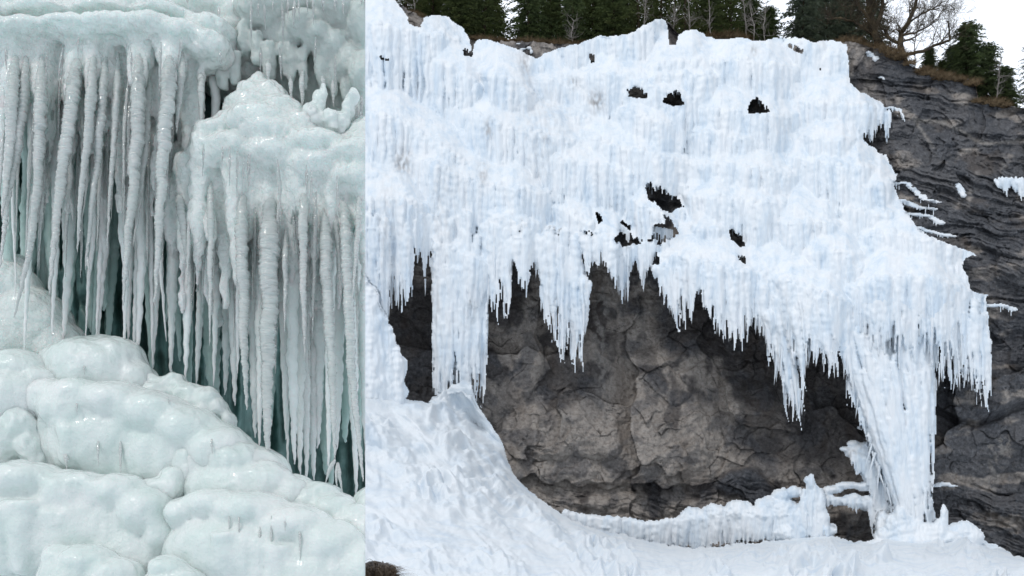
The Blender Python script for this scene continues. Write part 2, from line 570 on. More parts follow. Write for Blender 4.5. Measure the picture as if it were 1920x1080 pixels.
# ---- depth of the bare rock behind the ice
dr = np.where(PY < 500, -0.41 * (500 - PY), 0.0) - 34.0
dr = dr + np.clip(860 - PX, 0, 400) * 0.22
cave = sst(430, 560, PY) * (1 - sst(1560, 1720, PX))
dr = dr - 55 * cave * (1 - 0.8 * sst(700, 960, PY)) - 20 * cave * sst(900, 780, PX)
rgt = sst(1590, 1690, PX)
dr = dr + rgt * (20 + 16 * np.exp(-((PY - 690) / 90.0) ** 2))
# angular blocks
wx = PX + 22 * fbm(PX / 90, PY / 90, 120, 3)
wy = PY + 22 * fbm(PX / 90 + 9, PY / 90, 124, 3)
f1, e1 = facets(wx, wy * 1.15, 150, 11, 0.62)
f2, e2 = facets(wx, wy * 1.3, 56, 12, 0.6)
f3, e3 = facets(wx, wy * 1.6, 19, 13, 0.4)
mid = (1 - rgt)
mid_rough = 0.35 + 0.65 * sst(-0.2, 0.5, fbm(PX / 150, PY / 150, 126, 2))
dr = dr + mid * (0.42 * f1 + 0.34 * f2 * mid_rough + 0.36 * f3 * mid_rough) + 3 * fbm(PX / 40, PY / 40, 130, 4)
# layered beds on the right, dipping and folded
bed = PY - 0.16 * (PX - 1700) + 26 * fbm(PX / 210, PY / 210, 140, 2) + 7 * fbm(PX / 45, PY / 45, 142, 2)
lay = 0
for per, amp in ((46, 15.0), (19, 6.5), (8.5, 4.2), (4.2, 1.8)):
    ph = bed / per + 0.25 * fbm(PX / 130, PY / 60, 143, 2)
    fr = ph - np.floor(ph)
    li = np.floor(ph).astype(np.int64)
    hsh = 0.55 * _val[_h(li, li * 0, 5)] + 0.75 * _val[_h(li, np.floor((PX + 37.0 * (li % 7) + 0.35 * PY + 9 * gnoise(PX / 12, PY / 12, 146)) / (per * 2.6)).astype(np.int64), 6)]
    lay = lay + amp * (0.75 * np.where(fr < 0.8, fr / 0.8, (1 - fr) / 0.2) - 0.5 + 0.8 * hsh)
up = rgt * (1 - sst(620, 690, PY) * (1 - sst(880, 940, PY)))
smoothb = rgt * sst(560, 640, PY) * (1 - sst(900, 960, PY))
brk = sst(-0.45, 0.35, fbm(PX / 75, PY / 45, 145, 3))
fold = sst(1640, 1700, PX) * sst(195, 225, PY) * sst(335, 300, PY)
dr = dr + up * lay * (0.45 + 0.65 * brk) * (1 - 0.6 * fold) + up * (0.34 * f2 + 0.62 * f3) * (0.4 + 0.6 * fold) + smoothb * (0.5 * f1 + 0.25 * f2)
low = sst(880, 930, PY)
dr = dr + low * (1 - rgt) * 0.8 * lay
# the curved undercut on the lower right
yc = pl([(1740, 755), (1770, 775), (1800, 792), (1830, 796), (1860, 785), (1900, 766), (2000, 740)], PX)
dr = dr - 26 * rgt * sst(1735, 1765, PX) * np.exp(-((PY - yc) / 6.0) ** 2) - 14 * rgt * sst(yc, yc + 6, PY) * (1 - sst(yc + 10, yc + 80, PY))
dr = dr + 2.2 * fbm(PX / 10, PY / 8, 150, 4)
# rib with pale vein in the middle of the cave
ribx = pl([(480, 1120), (560, 1128), (640, 1118), (720, 1130), (800, 1135)], PY)
dr = dr + 26 * np.exp(-((PX - ribx) / 34.0) ** 2) * sst(470, 520, PY) * (1 - sst(740, 800, PY))
# bigger overhanging blocks seen low in the cave
for bx, by, rx, ry, hh in [(1060, 810, 90, 50, 20), (1220, 820, 100, 70, 18), (1400, 750, 60, 40, 24), (1390, 915, 55, 26, 26), (1290, 690, 90, 50, 14), (980, 640, 34, 90, 12), (1180, 945, 110, 16, 12)]:
    r2 = ((wx - bx) / rx) ** 2 + ((wy - by) / ry) ** 2
    dr = dr + hh * np.clip(1.3 - r2, 0, 1) ** 0.7
DR0 = dr


def drk(x, y):
    """depth of the rock at one pixel column and row"""
    i_ = int(np.clip((y + 60) / G, 0, DR0.shape[0] - 1))
    j_ = int(np.clip((x - GX0) / G, 0, DR0.shape[1] - 1))
    return float(DR0[max(0, i_ - 2):i_ + 3, max(0, j_ - 2):j_ + 3].mean())


# ---- depth buffer of the ice
D = np.full(PX.shape, -1e6)
ID = np.full(PX.shape, -1, int)
STAIN = np.zeros(PX.shape)
wob = 2.2 * gnoise(PX / 9.0, PY / 9.0, 60)
wob2 = 2.2 * gnoise(PX / 9.0 + 30, PY / 9.0, 61)
jag = sst(235, 300, PY) * (9 * np.abs(gnoise(PX / 4.5, PY * 0, 62)) + 16 * np.abs(gnoise(PX / 11.0, PY / 200, 63)) + 12 + 20 * sst(400, 460, PY)) * (1 - sst(1560, 1600, PX) * sst(600, 640, PY) * sst(1770, 1740, PX)) * (1 - sst(1660, 1680, PX) * sst(560, 540, PY))
sheet = inpoly(PX + wob, PY + wob2 + jag, SHEET)
teeth = 15 * np.abs(gnoise(PX / 3.1, PY * 0 + 0.5, 64)) + 8 * np.abs(gnoise(PX / 7.0, PY * 0, 65))
for h in HOLES:
    sheet &= ~(inpoly(PX + wob * 0.8, PY + wob2 * 0.8, h) & inpoly(PX + wob * 0.8, PY + wob2 * 0.8 - teeth, h))
base = d_base(PX, PY)
D[sheet] = base[sheet]
ID[sheet] = 0
for i_, poly in REGIONS:
    m_ = inpoly(PX + 3 * wob, PY + 3 * wob2, poly) & sheet
    ID[m_] = i_
# deep vertical flutes on the hanging parts
hang = sst(380, 520, PY)
fl = gnoise(PX / 13.0 + 0.6 * gnoise(PX / 60, PY / 90, 70), PY / 260.0, 71)
fl2 = gnoise(PX / 5.5, PY / 120.0, 72)
D = D + np.where(sheet, (3 + 5 * hang) * fl + (1.2 + 1.8 * hang) * fl2, 0)
# bulges of the upper tiers
lump = fbm(PX / 85.0 - PY / 160.0, PY / 42.0, 80, 2)
D = D + np.where(sheet, 4 * lump * (1 - 0.6 * hang), 0)


def splat(cx, y0, Ln, w_, dz, lean=0.0, who=None, free=True, tipw=0.12, rnd=0.85, sink=None):
    """one vertical rib of ice: rounded top at y0, tapering to a tip at y0+Ln"""
    global D
    ya, yb = y0 - w_ * 1.2, y0 + Ln
    xa = min(cx, cx + lean * Ln) - w_ * 1.4
    xb = max(cx, cx + lean * Ln) + w_ * 1.4
    i0, i1 = int((ya + 60) / G), int((yb + 60) / G) + 1
    j0, j1 = int((xa - GX0) / G), int((xb - GX0) / G) + 2
    i0, j0 = max(i0, 0), max(j0, 0)
    i1, j1 = min(i1, D.shape[0]), min(j1, D.shape[1])
    if i1 <= i0 or j1 <= j0:
        return
    X, Yy = PX[i0:i1, j0:j1], PY[i0:i1, j0:j1]
    t = (Yy - y0) / Ln
    tc = np.clip(t, 0, 1)
    hw = w_ * (1 - (1 - tipw) * tc ** 1.6)
    f1_, f2_, f3_ = RNG.uniform(0, 6.3, 3)
    fa_, fb_ = RNG.uniform(0.18, 0.5), RNG.uniform(0.06, 0.17)
    hw = hw * (1 + 0.07 * np.sin(Yy * fa_ + f1_) + 0.10 * np.sin(Yy * fb_ + f2_))
    hw = np.where(t < 0, w_ * np.sqrt(np.clip(1 - (t * Ln / (1.2 * w_)) ** 2, 0, 1)), hw)
    dx = X - cx - lean * (Yy - y0) - 0.25 * w_ * np.sin(Yy * fb_ * 0.7 + f3_)
    q2 = hw * hw - dx * dx
    ok = q2 > 0
    v = dz + rnd * np.sqrt(np.clip(q2, 0, None)) - np.where(t < 0, (t * Ln) ** 2 / (1.6 * w_), 0)
    if sink is None:
        sink = 0.2 if free else 1.5
    v = v - sink * w_ * tc ** 3
    sub = D[i0:i1, j0:j1]
    ids = ID[i0:i1, j0:j1]
    hit = ok & (v > sub)
    if not free:
        hit &= sub > -1e5
    sub[hit] = v[hit]
    if who is not None:
        ids[hit & (ids < 0)] = who
    else:
        ids[hit & (ids < 0)] = 0


def lip_run(line, step, wr, lr, out, who=None, free=False, jit=3.0):
    q = np.array(line, float)
    x = q[0, 0]
    while x < q[-1, 0]:
        w_ = RNG.uniform(*wr)
        y = pl(line, x) + RNG.normal(0, jit) + 5 * gnoise(np.array([x / 22.0]), np.array([q[0, 1]]), 90)[0]
        dz = float(d_base(np.array([x]), np.array([y]))[0]) + out * RNG.uniform(0.45, 1.15) + 3 * gnoise(np.array([x / 30.0]), np.array([q[0, 1]]), 91)[0]
        splat(x, y, RNG.uniform(*lr), w_, dz, RNG.normal(0, 0.02), who, free)
        x += w_ * step


TIERS = []
for ln in LIPS:
    TIERS.append((ln, 58, (2.5, 7.5), (70, 170)))
for k_ in range(90):           # smaller tiers everywhere on the sheet
    x = RNG.uniform(600, 1820)
    y = RNG.uniform(60, 560)
    wd = RNG.uniform(40, 150)
    sl_ = (0.34 if x < 1000 else 0.20 if x < 1300 else 0.02) + RNG.normal(0, 0.09)
    ar = RNG.uniform(4, 16)
    TIERS.append(([(x + u * wd, y + sl_ * u * wd + ar * (2 * u - 1) ** 2) for u in np.linspace(0, 1, 9)], RNG.uniform(13, 28), (2.2, 6), (40, 120)))
for ln, out, wr, lr in TIERS:   # a rounded shoulder, then the combed drop under it
    x0_, x1_ = ln[0][0], ln[-1][0]
    # the sloping top of the tier
    j0, j1 = max(int((x0_ - GX0) / G), 0), min(int((x1_ - GX0) / G) + 1, D.shape[1])
    ylo = min(p_[1] for p_ in ln) - 80
    i0, i1 = max(int((ylo + 60) / G), 0), int((max(p_[1] for p_ in ln) + 66) / G)
    if j1 > j0 and i1 > i0:
        Xs, Ys = PX[i0:i1, j0:j1], PY[i0:i1, j0:j1]
        yl_ = pl(ln, Xs) + 2.5 * gnoise(Xs / 14.0, Xs * 0 + x0_, 92)
        uu = (Xs - x0_) / (x1_ - x0_)
        oo = out * np.minimum(1.0, 3.2 * np.minimum(uu, 1 - uu) + 0.12)
        up_ = yl_ - Ys
        v_ = d_base(Xs, yl_) + oo - 3 - (0.55 + 0.25 * gnoise(Xs / 40.0, Xs * 0 + x0_, 93)) * up_ - 0.012 * up_ ** 2 + 2.5 * fbm(Xs / 18, Ys / 10, 94, 2)
        sub_ = D[i0:i1, j0:j1]
        ok_t = (up_ > -2) & (v_ > sub_) & (sub_ > -1e5)
        sub_[ok_t] = v_[ok_t]
    x = x0_
    while x < x1_:
        w_ = RNG.uniform(6, 13)
        u = (x - x0_) / (x1_ - x0_)
        o_ = out * min(1.0, 3.2 * min(u, 1 - u) + 0.25)
        y = pl(ln, x) + 1.5
        dz = float(d_base(np.array([x]), np.array([y]))[0])
        splat(x, y, RNG.uniform(14, 30), w_, dz + o_ * 0.86 - 0.55 * w_, 0, None, False, 0.8)
        x += w_ * 0.7
    for k_ in range(3):
        x = x0_
        while x < x1_:
            w_ = RNG.uniform(*wr)
            u = (x - x0_) / (x1_ - x0_)
            o_ = out * min(1.0, 3.2 * min(u, 1 - u) + 0.25) * RNG.uniform(0.8, 1.08)
            y = pl(ln, x) + RNG.normal(0, 1.2) + 3 * k_
            dz = float(d_base(np.array([x]), np.array([y]))[0])
            splat(x, y, RNG.uniform(*lr) * (0.5 + 0.5 * min(1, 3 * min(u, 1 - u))), w_, dz + o_ - 0.5 * w_, RNG.normal(0, 0.015), None, False, 0.3, 1.15)
            x += w_ * 1.1
for k_ in range(420):           # loose drips and ribs
    x, y = RNG.uniform(600, 1850), RNG.uniform(70, 640)
    dz = float(d_base(np.array([x]), np.array([y]))[0])
    splat(x, y, RNG.uniform(50, 150), RNG.uniform(3, 7), dz + RNG.uniform(2, 8), RNG.normal(0, 0.02), None, False)

ICICLES = []      # real free-hanging icicles: (px, ytop, length, halfwidth, depth, thing)
DSH = D.copy()                  # the sheet before its fringes
for lip, tips, who in FRINGE:
    xs0, xs1 = lip[0][0], lip[-1][0]
    for layer in range(3):
        x = float(xs0)
        while x < xs1 + (6 if lip[-1][0] > 1095 else 0):
            w_ = RNG.uniform(2.2, 5.0) if RNG.random() < 0.75 else RNG.uniform(5.5, 9)
            yt, yb = pl(lip, x), pl(tips, x)
            yb = yb + RNG.normal(0, 5)
            if RNG.random() < 0.35:
                yb -= RNG.uniform(0, 0.35) * (yb - yt)
            dz = float(d_base(np.array([x]), np.array([min(yt, 560)]))[0]) + 21 + RNG.uniform(-8, 8) - 4 * (layer - 1) + 6 * gnoise(np.array([x / 25.0]), np.array([layer * 3.0]), 95)[0]
            jc = int(np.clip((x - GX0) / G, 0, DSH.shape[1] - 1))
            colD = DSH[max(0, int((yt + 50) / G)):max(1, int((yb + 60) / G)), jc]
            hitr = np.nonzero(colD > -1e5)[0]
            if len(hitr):                           # hang flush from the lower rim of the sheet
                dz = max(dz, float(colD[hitr[-1]]) + RNG.uniform(-7, 3))
            lean = 0.0
            if who == 6:
                lean = 0.10 + RNG.normal(0, 0.02)
            elif who == 8:
                lean = 0.05 + RNG.normal(0, 0.02)
            elif who in (3, 5):
                lean = 0.02 + RNG.normal(0, 0.02)
            if yb - yt > 15:
                splat(x - lean * (yb - yt), yt + RNG.uniform(0, 0.3) * (yb - yt), (yb - yt) * RNG.uniform(0.72, 1.0), w_ * 1.1, dz, lean, who, True, 0.1)
            if layer < 2 and yb - yt > 15 and RNG.random() < 0.8:
                Lr = min(RNG.uniform(28, 80), 0.8 * (yb - yt))
                ICICLES.append((x, yb - Lr, Lr, w_ * RNG.uniform(0.55, 0.95), dz - 1, who, lean))
            x += w_ * 1.25
for lip, l0, l1 in HOLE_FRINGE:
    x = float(lip[0][0])
    while x < lip[-1][0]:
        w_ = RNG.uniform(1.4, 3.0)
        y = pl(lip, x)
        dz = float(d_base(np.array([x]), np.array([y]))[0]) + 8 + RNG.uniform(-2, 4)
        splat(x, y, RNG.uniform(l0, l1) * (1.0 if RNG.random() < 0.8 else 1.35), w_, dz, 0, None, True, 0.1)
        x += w_ * RNG.uniform(0.8, 1.7)
# the leaning pillar: long ribs fanning down to its foot
for k_ in range(260):
    u = RNG.uniform(0, 1)
    y0 = RNG.uniform(535, 860)
    xl = pl([(500, 1565), (690, 1590), (735, 1606), (800, 1628), (860, 1650), (920, 1668), (1000, 1690)], y0) + 4
    xr = pl([(500, 1752), (690, 1750), (760, 1752), (800, 1744), (850, 1740), (1000, 1752)], y0) - 4
    x = xl + u * (xr - xl)
    lean = 0.30 * (1 - u) + 0.02
    Ln = RNG.uniform(90, 260)
    if y0 + Ln > 985:
        Ln = 985 - y0
    dz = float(d_base(np.array([x]), np.array([min(y0, 560)]))[0]) + 8 + (6 + 22 * float(sst(560, 700, np.array(y0)))) * math.sqrt(max(0, 1 - (2 * u - 1) ** 2)) + RNG.uniform(-5, 6)
    splat(x, y0, Ln, RNG.uniform(3, 7.5), dz, lean, 7, True, 0.25)
    if u > 0.86 or u < 0.06:
        ICICLES.append((x + lean * Ln * 0.7, y0 + Ln * 0.6, RNG.uniform(30, 60), RNG.uniform(2, 3.5), dz - 4, 7, lean))
for k_ in range(150):           # ragged feathered edges of the leaning pillar
    left = RNG.random() < 0.6
    y0 = RNG.uniform(700, 940)
    xl = pl([(690, 1590), (735, 1606), (800, 1628), (860, 1650), (920, 1668), (1000, 1690)], y0)
    xr = pl([(690, 1750), (760, 1752), (800, 1744), (850, 1740), (1000, 1752)], y0)
    x = xl + RNG.uniform(-8, 14) if left else xr + RNG.uniform(-12, 6)
    dz = float(d_base(np.array([x]), np.array([560.0]))[0]) + RNG.uniform(-4, 14)
    splat(x, y0, RNG.uniform(22, 80), RNG.uniform(1.8, 4), dz, RNG.uniform(0.02, 0.22) if left else RNG.uniform(-0.02, 0.05), 7, True, 0.1)
for k_ in range(120):           # left pillar ribs
    x = RNG.uniform(814, 910)
    y0 = RNG.uniform(440, 640)
    dz = float(d_base(np.array([x]), np.array([450.0]))[0]) + 10 + 20 * math.sqrt(max(0, 1 - ((x - 862) / 50.0) ** 2)) + RNG.uniform(-6, 6)
    splat(x, y0, min(RNG.uniform(60, 200), 742 - y0), RNG.uniform(3, 7), dz, RNG.normal(0, 0.01), 2, True, 0.3)



def ball(cx, cy, rx, ry, dz, rd, who):
    """rounded lump of ice"""
    i0, i1 = max(int((cy - ry + 60) / G), 0), min(int((cy + ry + 60) / G) + 2, D.shape[0])
    j0, j1 = max(int((cx - rx - GX0) / G), 0), min(int((cx + rx - GX0) / G) + 2, D.shape[1])
    if i1 <= i0 or j1 <= j0:
        return
    X, Yy = PX[i0:i1, j0:j1], PY[i0:i1, j0:j1]
    n_ = 0.20 * fbm(X / (rx * 0.6), Yy / (ry * 0.6), 107, 3) + 0.12 * gnoise(X / 5.0, Yy / 7.0, 108)
    q2 = 1 - ((X - cx) / rx) ** 2 - ((Yy - cy) / ry) ** 2 + n_
    v = dz + rd * np.sqrt(np.clip(q2, 0, None))
    hit = (q2 > 0) & (v > D[i0:i1, j0:j1])
    D[i0:i1, j0:j1][hit] = v[hit]
    ID[i0:i1, j0:j1][hit] = who


def strip(lip, tips, who, dz0, wr=(3, 6), step=1.0, layers=2, lean=0.0, var=4, tw=0.2):
    for _ in range(layers):
        x = float(lip[0][0])
        while x < lip[-1][0]:
            w_ = RNG.uniform(*wr)
            a_, b_ = pl(lip, x), pl(tips, x)
            Ln = (b_ - a_) * RNG.uniform(0.72, 1.0)
            if Ln > 4:
                splat(x, a_ + RNG.normal(0, 1.5), Ln, w_, (dz0(x) if callable(dz0) else dz0) + RNG.uniform(-var, var), lean, who, True, tw)
            x += w_ * step


def own(who, fn):
    """everything that fn splats in front belongs to who"""
    global D
    before = D.copy()
    fn()
    ID[D > before] = who


def lower_shelf():
    dl = lambda x: float(np.interp(x, [1060, 1200, 1440, 1560], [66, 80, 96, 108]) + 14 * gnoise(np.array([x / 38.0]), np.array([0.3]), 97)[0])
    top = [(1060, 962), (1100, 972), (1160, 976), (1220, 984), (1290, 974), (1340, 972), (1380, 966), (1440, 968), (1500, 966), (1552, 990)]
    bot = [(1060, 1000), (1110, 1014), (1180, 1022), (1260, 1034), (1300, 1042), (1360, 1032), (1400, 1024), (1460, 1024), (1500, 1016), (1552, 1012)]
    strip(top, bot, 10, dl, (2.5, 8), 0.9, 3, 0, 7, 0.25)
    for x in np.arange(1064, 1550, 15):
        ball(x, pl(top, x) + 8 + RNG.normal(0, 3), RNG.uniform(16, 30), RNG.uniform(9, 15), dl(x) - 14, RNG.uniform(14, 22), 10)
    for x, y, r in [(1300, 972, 30), (1340, 964, 28), (1385, 962, 34), (1425, 966, 30), (1470, 960, 34), (1395, 995, 26), (1480, 1000, 34), (1510, 985, 26), (1440, 948, 26), (1466, 930, 22), (1490, 922, 16)]:
        ball(x, y, r, r * 0.75, dl(x) - 18, r * 0.9, 10)


def pinnacle():
    for x, y, rx, ry, d_ in [(1521, 905, 8, 18, 110), (1524, 930, 14, 30, 106), (1518, 965, 28, 44, 98), (1536, 980, 20, 40, 100), (1500, 985, 26, 30, 98), (1512, 900, 6, 8, 104), (1538, 945, 10, 30, 102)]:
        ball(x, y, rx, ry, d_, 18, 11)
    for k_ in range(70):
        x = RNG.uniform(1490, 1554)
        y0 = pl([(1488, 950), (1508, 915), (1520, 890), (1532, 900), (1542, 930), (1554, 975)], x) + RNG.uniform(2, 60)
        splat(x, y0, min(RNG.uniform(24, 60), 1012 - y0), RNG.uniform(2, 5), 118 + RNG.uniform(-6, 4) - 0.02 * (x - 1520) ** 2, 0.02, 11, True, 0.3)


def side_ice():
    for x, y, rx, ry in [(1608, 846, 26, 16), (1630, 850, 30, 24), (1600, 832, 14, 8), (1640, 880, 26, 36), (1655, 930, 20, 60), (1622, 866, 22, 20), (1585, 842, 12, 6), (1662, 985, 24, 40), (1616, 802, 10, 5)]:
        ball(x, y, rx, ry, 18, 16, 12)
    strip([(1598, 850), (1620, 860), (1650, 880), (1680, 900)], [(1600, 880), (1606, 900), (1618, 890), (1640, 960), (1660, 1010), (1690, 1010)], 12, 36, (3, 6), 0.9, 3, 0, 5, 0.25)
    for x, y, rx, ry in [(1560, 918, 22, 9), (1590, 910, 26, 8), (1625, 912, 26, 10), (1575, 940, 20, 9), (1555, 936, 14, 10), (1600, 936, 22, 12), (1630, 944, 24, 16)]:
        ball(x, y, rx, ry, 14, 18, 12)
    strip([(1545, 930), (1575, 938), (1590, 940), (1640, 942), (1660, 950)], [(1545, 950), (1570, 952), (1580, 944), (1600, 958), (1606, 972), (1612, 950), (1628, 962), (1632, 1005), (1660, 1012)], 12, 30, (3, 6), 1.0, 2, 0, 4, 0.2)
    for x, y, r in [(1560, 990, 10), (1552, 1000, 14)]:
        ball(x, y, r, r, 40, 10, 12)


def foot_mound():
    for x, y, rx, ry, dz in [(1686, 985, 30, 26, 90), (1700, 1000, 40, 30, 92), (1660, 1008, 24, 24, 86), (1740, 1005, 40, 26, 92), (1720, 1018, 60, 20, 100), (1770, 985, 10, 40, 84), (1764, 1000, 16, 30, 88), (1688, 970, 16, 22, 90), (1655, 985, 14, 28, 70), (1785, 1010, 20, 16, 90), (1650, 1025, 40, 16, 96)]:
        ball(x, y, rx, ry, dz, 22, 13)


def boulder():
    for x, y, rx, ry in [(1805, 1000, 28, 26), (1822, 1008, 24, 26), (1790, 1004, 18, 26), (1812, 1018, 34, 18)]:
        ball(x, y, rx, ry, 76, 24, 14)


def left_mound():
    strip([(560, 420), (640, 490), (684, 536), (700, 562), (712, 590), (726, 625), (740, 655), (752, 680)], [(560, 760), (640, 772), (684, 778), (700, 778), (712, 778), (726, 776), (740, 772), (756, 766)], 15, lambda x: 214 - 0.5 * max(0, x - 684), (6, 13), 0.7, 3, 0.03, 8, 0.8)
    for k_ in range(30):
        x = RNG.uniform(660, 750)
        y = pl([(640, 490), (684, 536), (712, 590), (752, 680)], x) + RNG.uniform(8, 60)
        ball(x, y, RNG.uniform(7, 15), RNG.uniform(6, 13), 206 - 0.5 * max(0, x - 684), 12, 15)


LEDGE_RUNS = [([(1676, 344), (1700, 343), (1735, 374), (1760, 380)], 0), ([(1690, 376), (1720, 388), (1752, 392)], 4), ([(1700, 400), (1740, 405), (1768, 420)], 4), ([(1722, 428), (1750, 436), (1790, 444)], 6), ([(1846, 574), (1880, 572), (1905, 582)], 10)]


def ledge_ice(run, dz, who):
    """thin ice on one ledge of the right-hand rock"""
    x = run[0][0]
    while x < run[-1][0]:
        y = pl(run, x)
        b_ = drk(x, y)
        ball(x, y, RNG.uniform(8, 13), RNG.uniform(2.5, 4.5), b_ + 0.3 * dz - 3, 8, who)
        if RNG.random() < 0.55:
            splat(x, y, RNG.uniform(8, 22), RNG.uniform(1.4, 2.6), b_ + 0.3 * dz + 3, 0, who, True)
        x += 5


def edge_cluster():
    strip([(1868, 342), (1880, 336), (1900, 338), (1960, 345)], [(1868, 350), (1875, 356), (1886, 376), (1890, 352), (1900, 360), (1912, 382), (1960, 370)], 17, lambda x: drk(x, 345) + 8, (3, 5), 1.1, 3, 0.08, 3, 0.12)
    for x in (1878, 1892, 1908, 1925, 1945):
        ball(x, 342, 16, 7, drk(x, 342) - 2, 12, 17)


def snow_patch(pts, who, dz):
    for x, y, rx, ry in pts:
        b_ = drk(x, y)
        ball(x, y, rx, ry, b_ + 0.25 * dz - 3, 9, who)


own(10, lower_shelf)
own(11, pinnacle)
own(12, side_ice)
own(13, foot_mound)
own(14, boulder)
own(15, left_mound)
for n_, (run_, dz_) in enumerate(LEDGE_RUNS):
    own((16, 25, 26, 27, 28)[n_], lambda: ledge_ice(run_, dz_, (16, 25, 26, 27, 28)[n_]))
own(17, edge_cluster)
own(18, lambda: snow_patch([(1626, 98, 8, 4), (1632, 103, 9, 6), (1642, 110, 8, 7)], 18, -2))
own(19, lambda: snow_patch([(1652, 145, 7, 3), (1657, 148, 4, 3)], 19, 4))
own(20, lambda: snow_patch([(1796, 350, 9, 8), (1802, 358, 9, 9), (1806, 366, 7, 6)], 20, 16))
own(21, lambda: snow_patch([(1768, 908, 18, 5), (1758, 911, 10, 4), (1785, 911, 12, 3)], 21, 4))
own(22, lambda: [splat(x, y, L_, 3.0, drk(x, y) + 5, 0.25, 22, True) for x, y, L_ in [(1672, 202, 14), (1680, 204, 20), (1688, 208, 24), (1693, 214, 22)]] + [snow_patch([(1670, 202, 12, 3), (1684, 206, 10, 4)], 22, -2)])
own(23, lambda: snow_patch([(980, 92, 7, 3), (992, 90, 6, 4), (996, 97, 4, 5), (972, 82, 5, 2)], 23, 4))
own(24, lambda: snow_patch([(1708, 120, 6, 4), (1712, 123, 5, 4)], 24, 4))

# water has run over everything: soften the relief a little
have = D > -1e5
hf = have.astype(float)
sm = blur(np.where(have, D, 0), 1) / np.maximum(blur(hf, 1), 1e-3)
D = np.where(have & (edge_dist(have, 4) > 3) & (np.abs(sm - D) < 12), 0.55 * D + 0.45 * sm, D)
# fine roughness of refrozen drips
have = D > -1e5
D = D + np.where(have, 0.7 * fbm(PX / 8.0, PY / 15.0, 100, 3) + 0.8 * gnoise(PX / 3.6, PY / 26.0, 104), 0)
for sx, sy, rx, ry, s_ in [(985, 115, 12, 26, 0.5), (992, 150, 10, 40, 0.25), (1118, 190, 14, 20, 0.75), (1075, 155, 10, 12, 0.5), (755, 305, 16, 26, 0.6), (725, 420, 20, 90, 0.22), (915, 245, 8, 22, 0.5), (905, 325, 10, 20, 0.5),
                            (1025, 262, 14, 14, 0.4), (1020, 220, 60, 60, 0.16), (830, 420, 18, 70, 0.2), (840, 340, 30, 60, 0.15), (1010, 300, 30, 60, 0.14), (1475, 240, 30, 25, 0.12), (1413, 95, 6, 12, 0.5)]:
    r2 = ((PX - sx) / rx) ** 2 + ((PY - sy) / ry) ** 2
    STAIN = np.maximum(STAIN, s_ * np.exp(-r2) * np.clip(0.75 + 1.1 * fbm(PX / 6.0, PY / 14.0, 110, 3), 0, 1.3))
STAIN = np.clip(STAIN, 0, 0.9)

ANCH = {}
LABELS = {
    0: ('wide white frozen waterfall stepped in tiers across the upper cliff', 'frozen waterfall'),
    1: ('ragged white ice curtain at far left of the cliff, left of the tall ice column', 'ice curtain'),
    2: ('tall straight ice column joining the frozen waterfall to the snow slope on the left', 'ice column'),
    3: ('long white ice curtain right of the tall column, reaching lowest over the bare rock', 'ice curtain'),
    4: ('short thin fringe of icicles above the pale streak in the rock wall', 'ice curtain'),
    5: ('rounded ice shelf with combed icicles jutting over the middle of the rock cave', 'ice shelf'),
    6: ('broad ice curtain ending in a sharp point just left of the leaning ice column', 'ice curtain'),
    7: ('massive leaning ice column narrowing to its foot at lower right', 'ice column'),
    8: ('ice curtain at far right with long claw-like tips, right of the leaning column', 'ice curtain'),
    10: ('low rounded ice shelf with short drips along the foot of the cave', 'ice shelf'),
    11: ('pointed ice pinnacle standing on the low shelf, left of the leaning column', 'ice pinnacle'),
    12: ('greyish cauliflower ice clinging behind the left side of the leaning column', 'ice cluster'),
    13: ('lumpy ice mound around the foot of the leaning column', 'ice mound'),
    14: ('rounded ice boulder just right of the leaning column foot', 'ice boulder'),
    15: ('steep white ice mound beside the straight picture edge, below the far left curtain', 'ice mound'),
    16: ('uppermost thin ice strip on a sloping rock ledge right of the waterfall', 'ice strip'),
    25: ('second highest ice strip on the rock ledges right of the waterfall', 'ice strip'),
    26: ('third highest ice strip with short drips on the rock ledges at right', 'ice strip'),
    27: ('lowest of the four close ice strips on the stepped rock at right', 'ice strip'),
    28: ('lone ice tongue on the rock above the far right ice curtain', 'ice strip'),
    17: ('cluster of claw icicles on the rock at the far right edge of the cliff', 'icicle cluster'),
    18: ('small ice drip under the dry grass below the bare tree', 'ice patch'),
    19: ('tiny white ice spot on the dark layered rock below the bare tree', 'ice patch'),
    20: ('small upright ice lump on a rock ledge at right', 'ice lump'),
    21: ('snow cap on a rock ledge right of the leaning column', 'snow'),
    22: ('single hooked icicle spur reaching right over the dark rock high up', 'ice spur'),
    23: ('small icy drip among dry grass in the dip of the upper edge', 'ice patch'),
    24: ('small snow patch at the foot of the bare tree on the cliff edge', 'snow patch'),
    9: ('small claw-shaped ice curtain high on the right edge against dark layered rock', 'ice curtain'),
}


def relief(Dm, keep, jump, st, back):
    """mesh arrays of a depth map"""
    V = Parr(PX.ravel(), PY.ravel(), (YR - Dm * S).ravel())
    q, ok = tri_grid_faces(keep)
    dd = np.stack([Dm[:-1, :-1], Dm[1:, :-1], Dm[1:, 1:], Dm[:-1, 1:]], -1)
    ok &= (dd.max(-1) - dd.min(-1)) < jump
    return V, q, ok


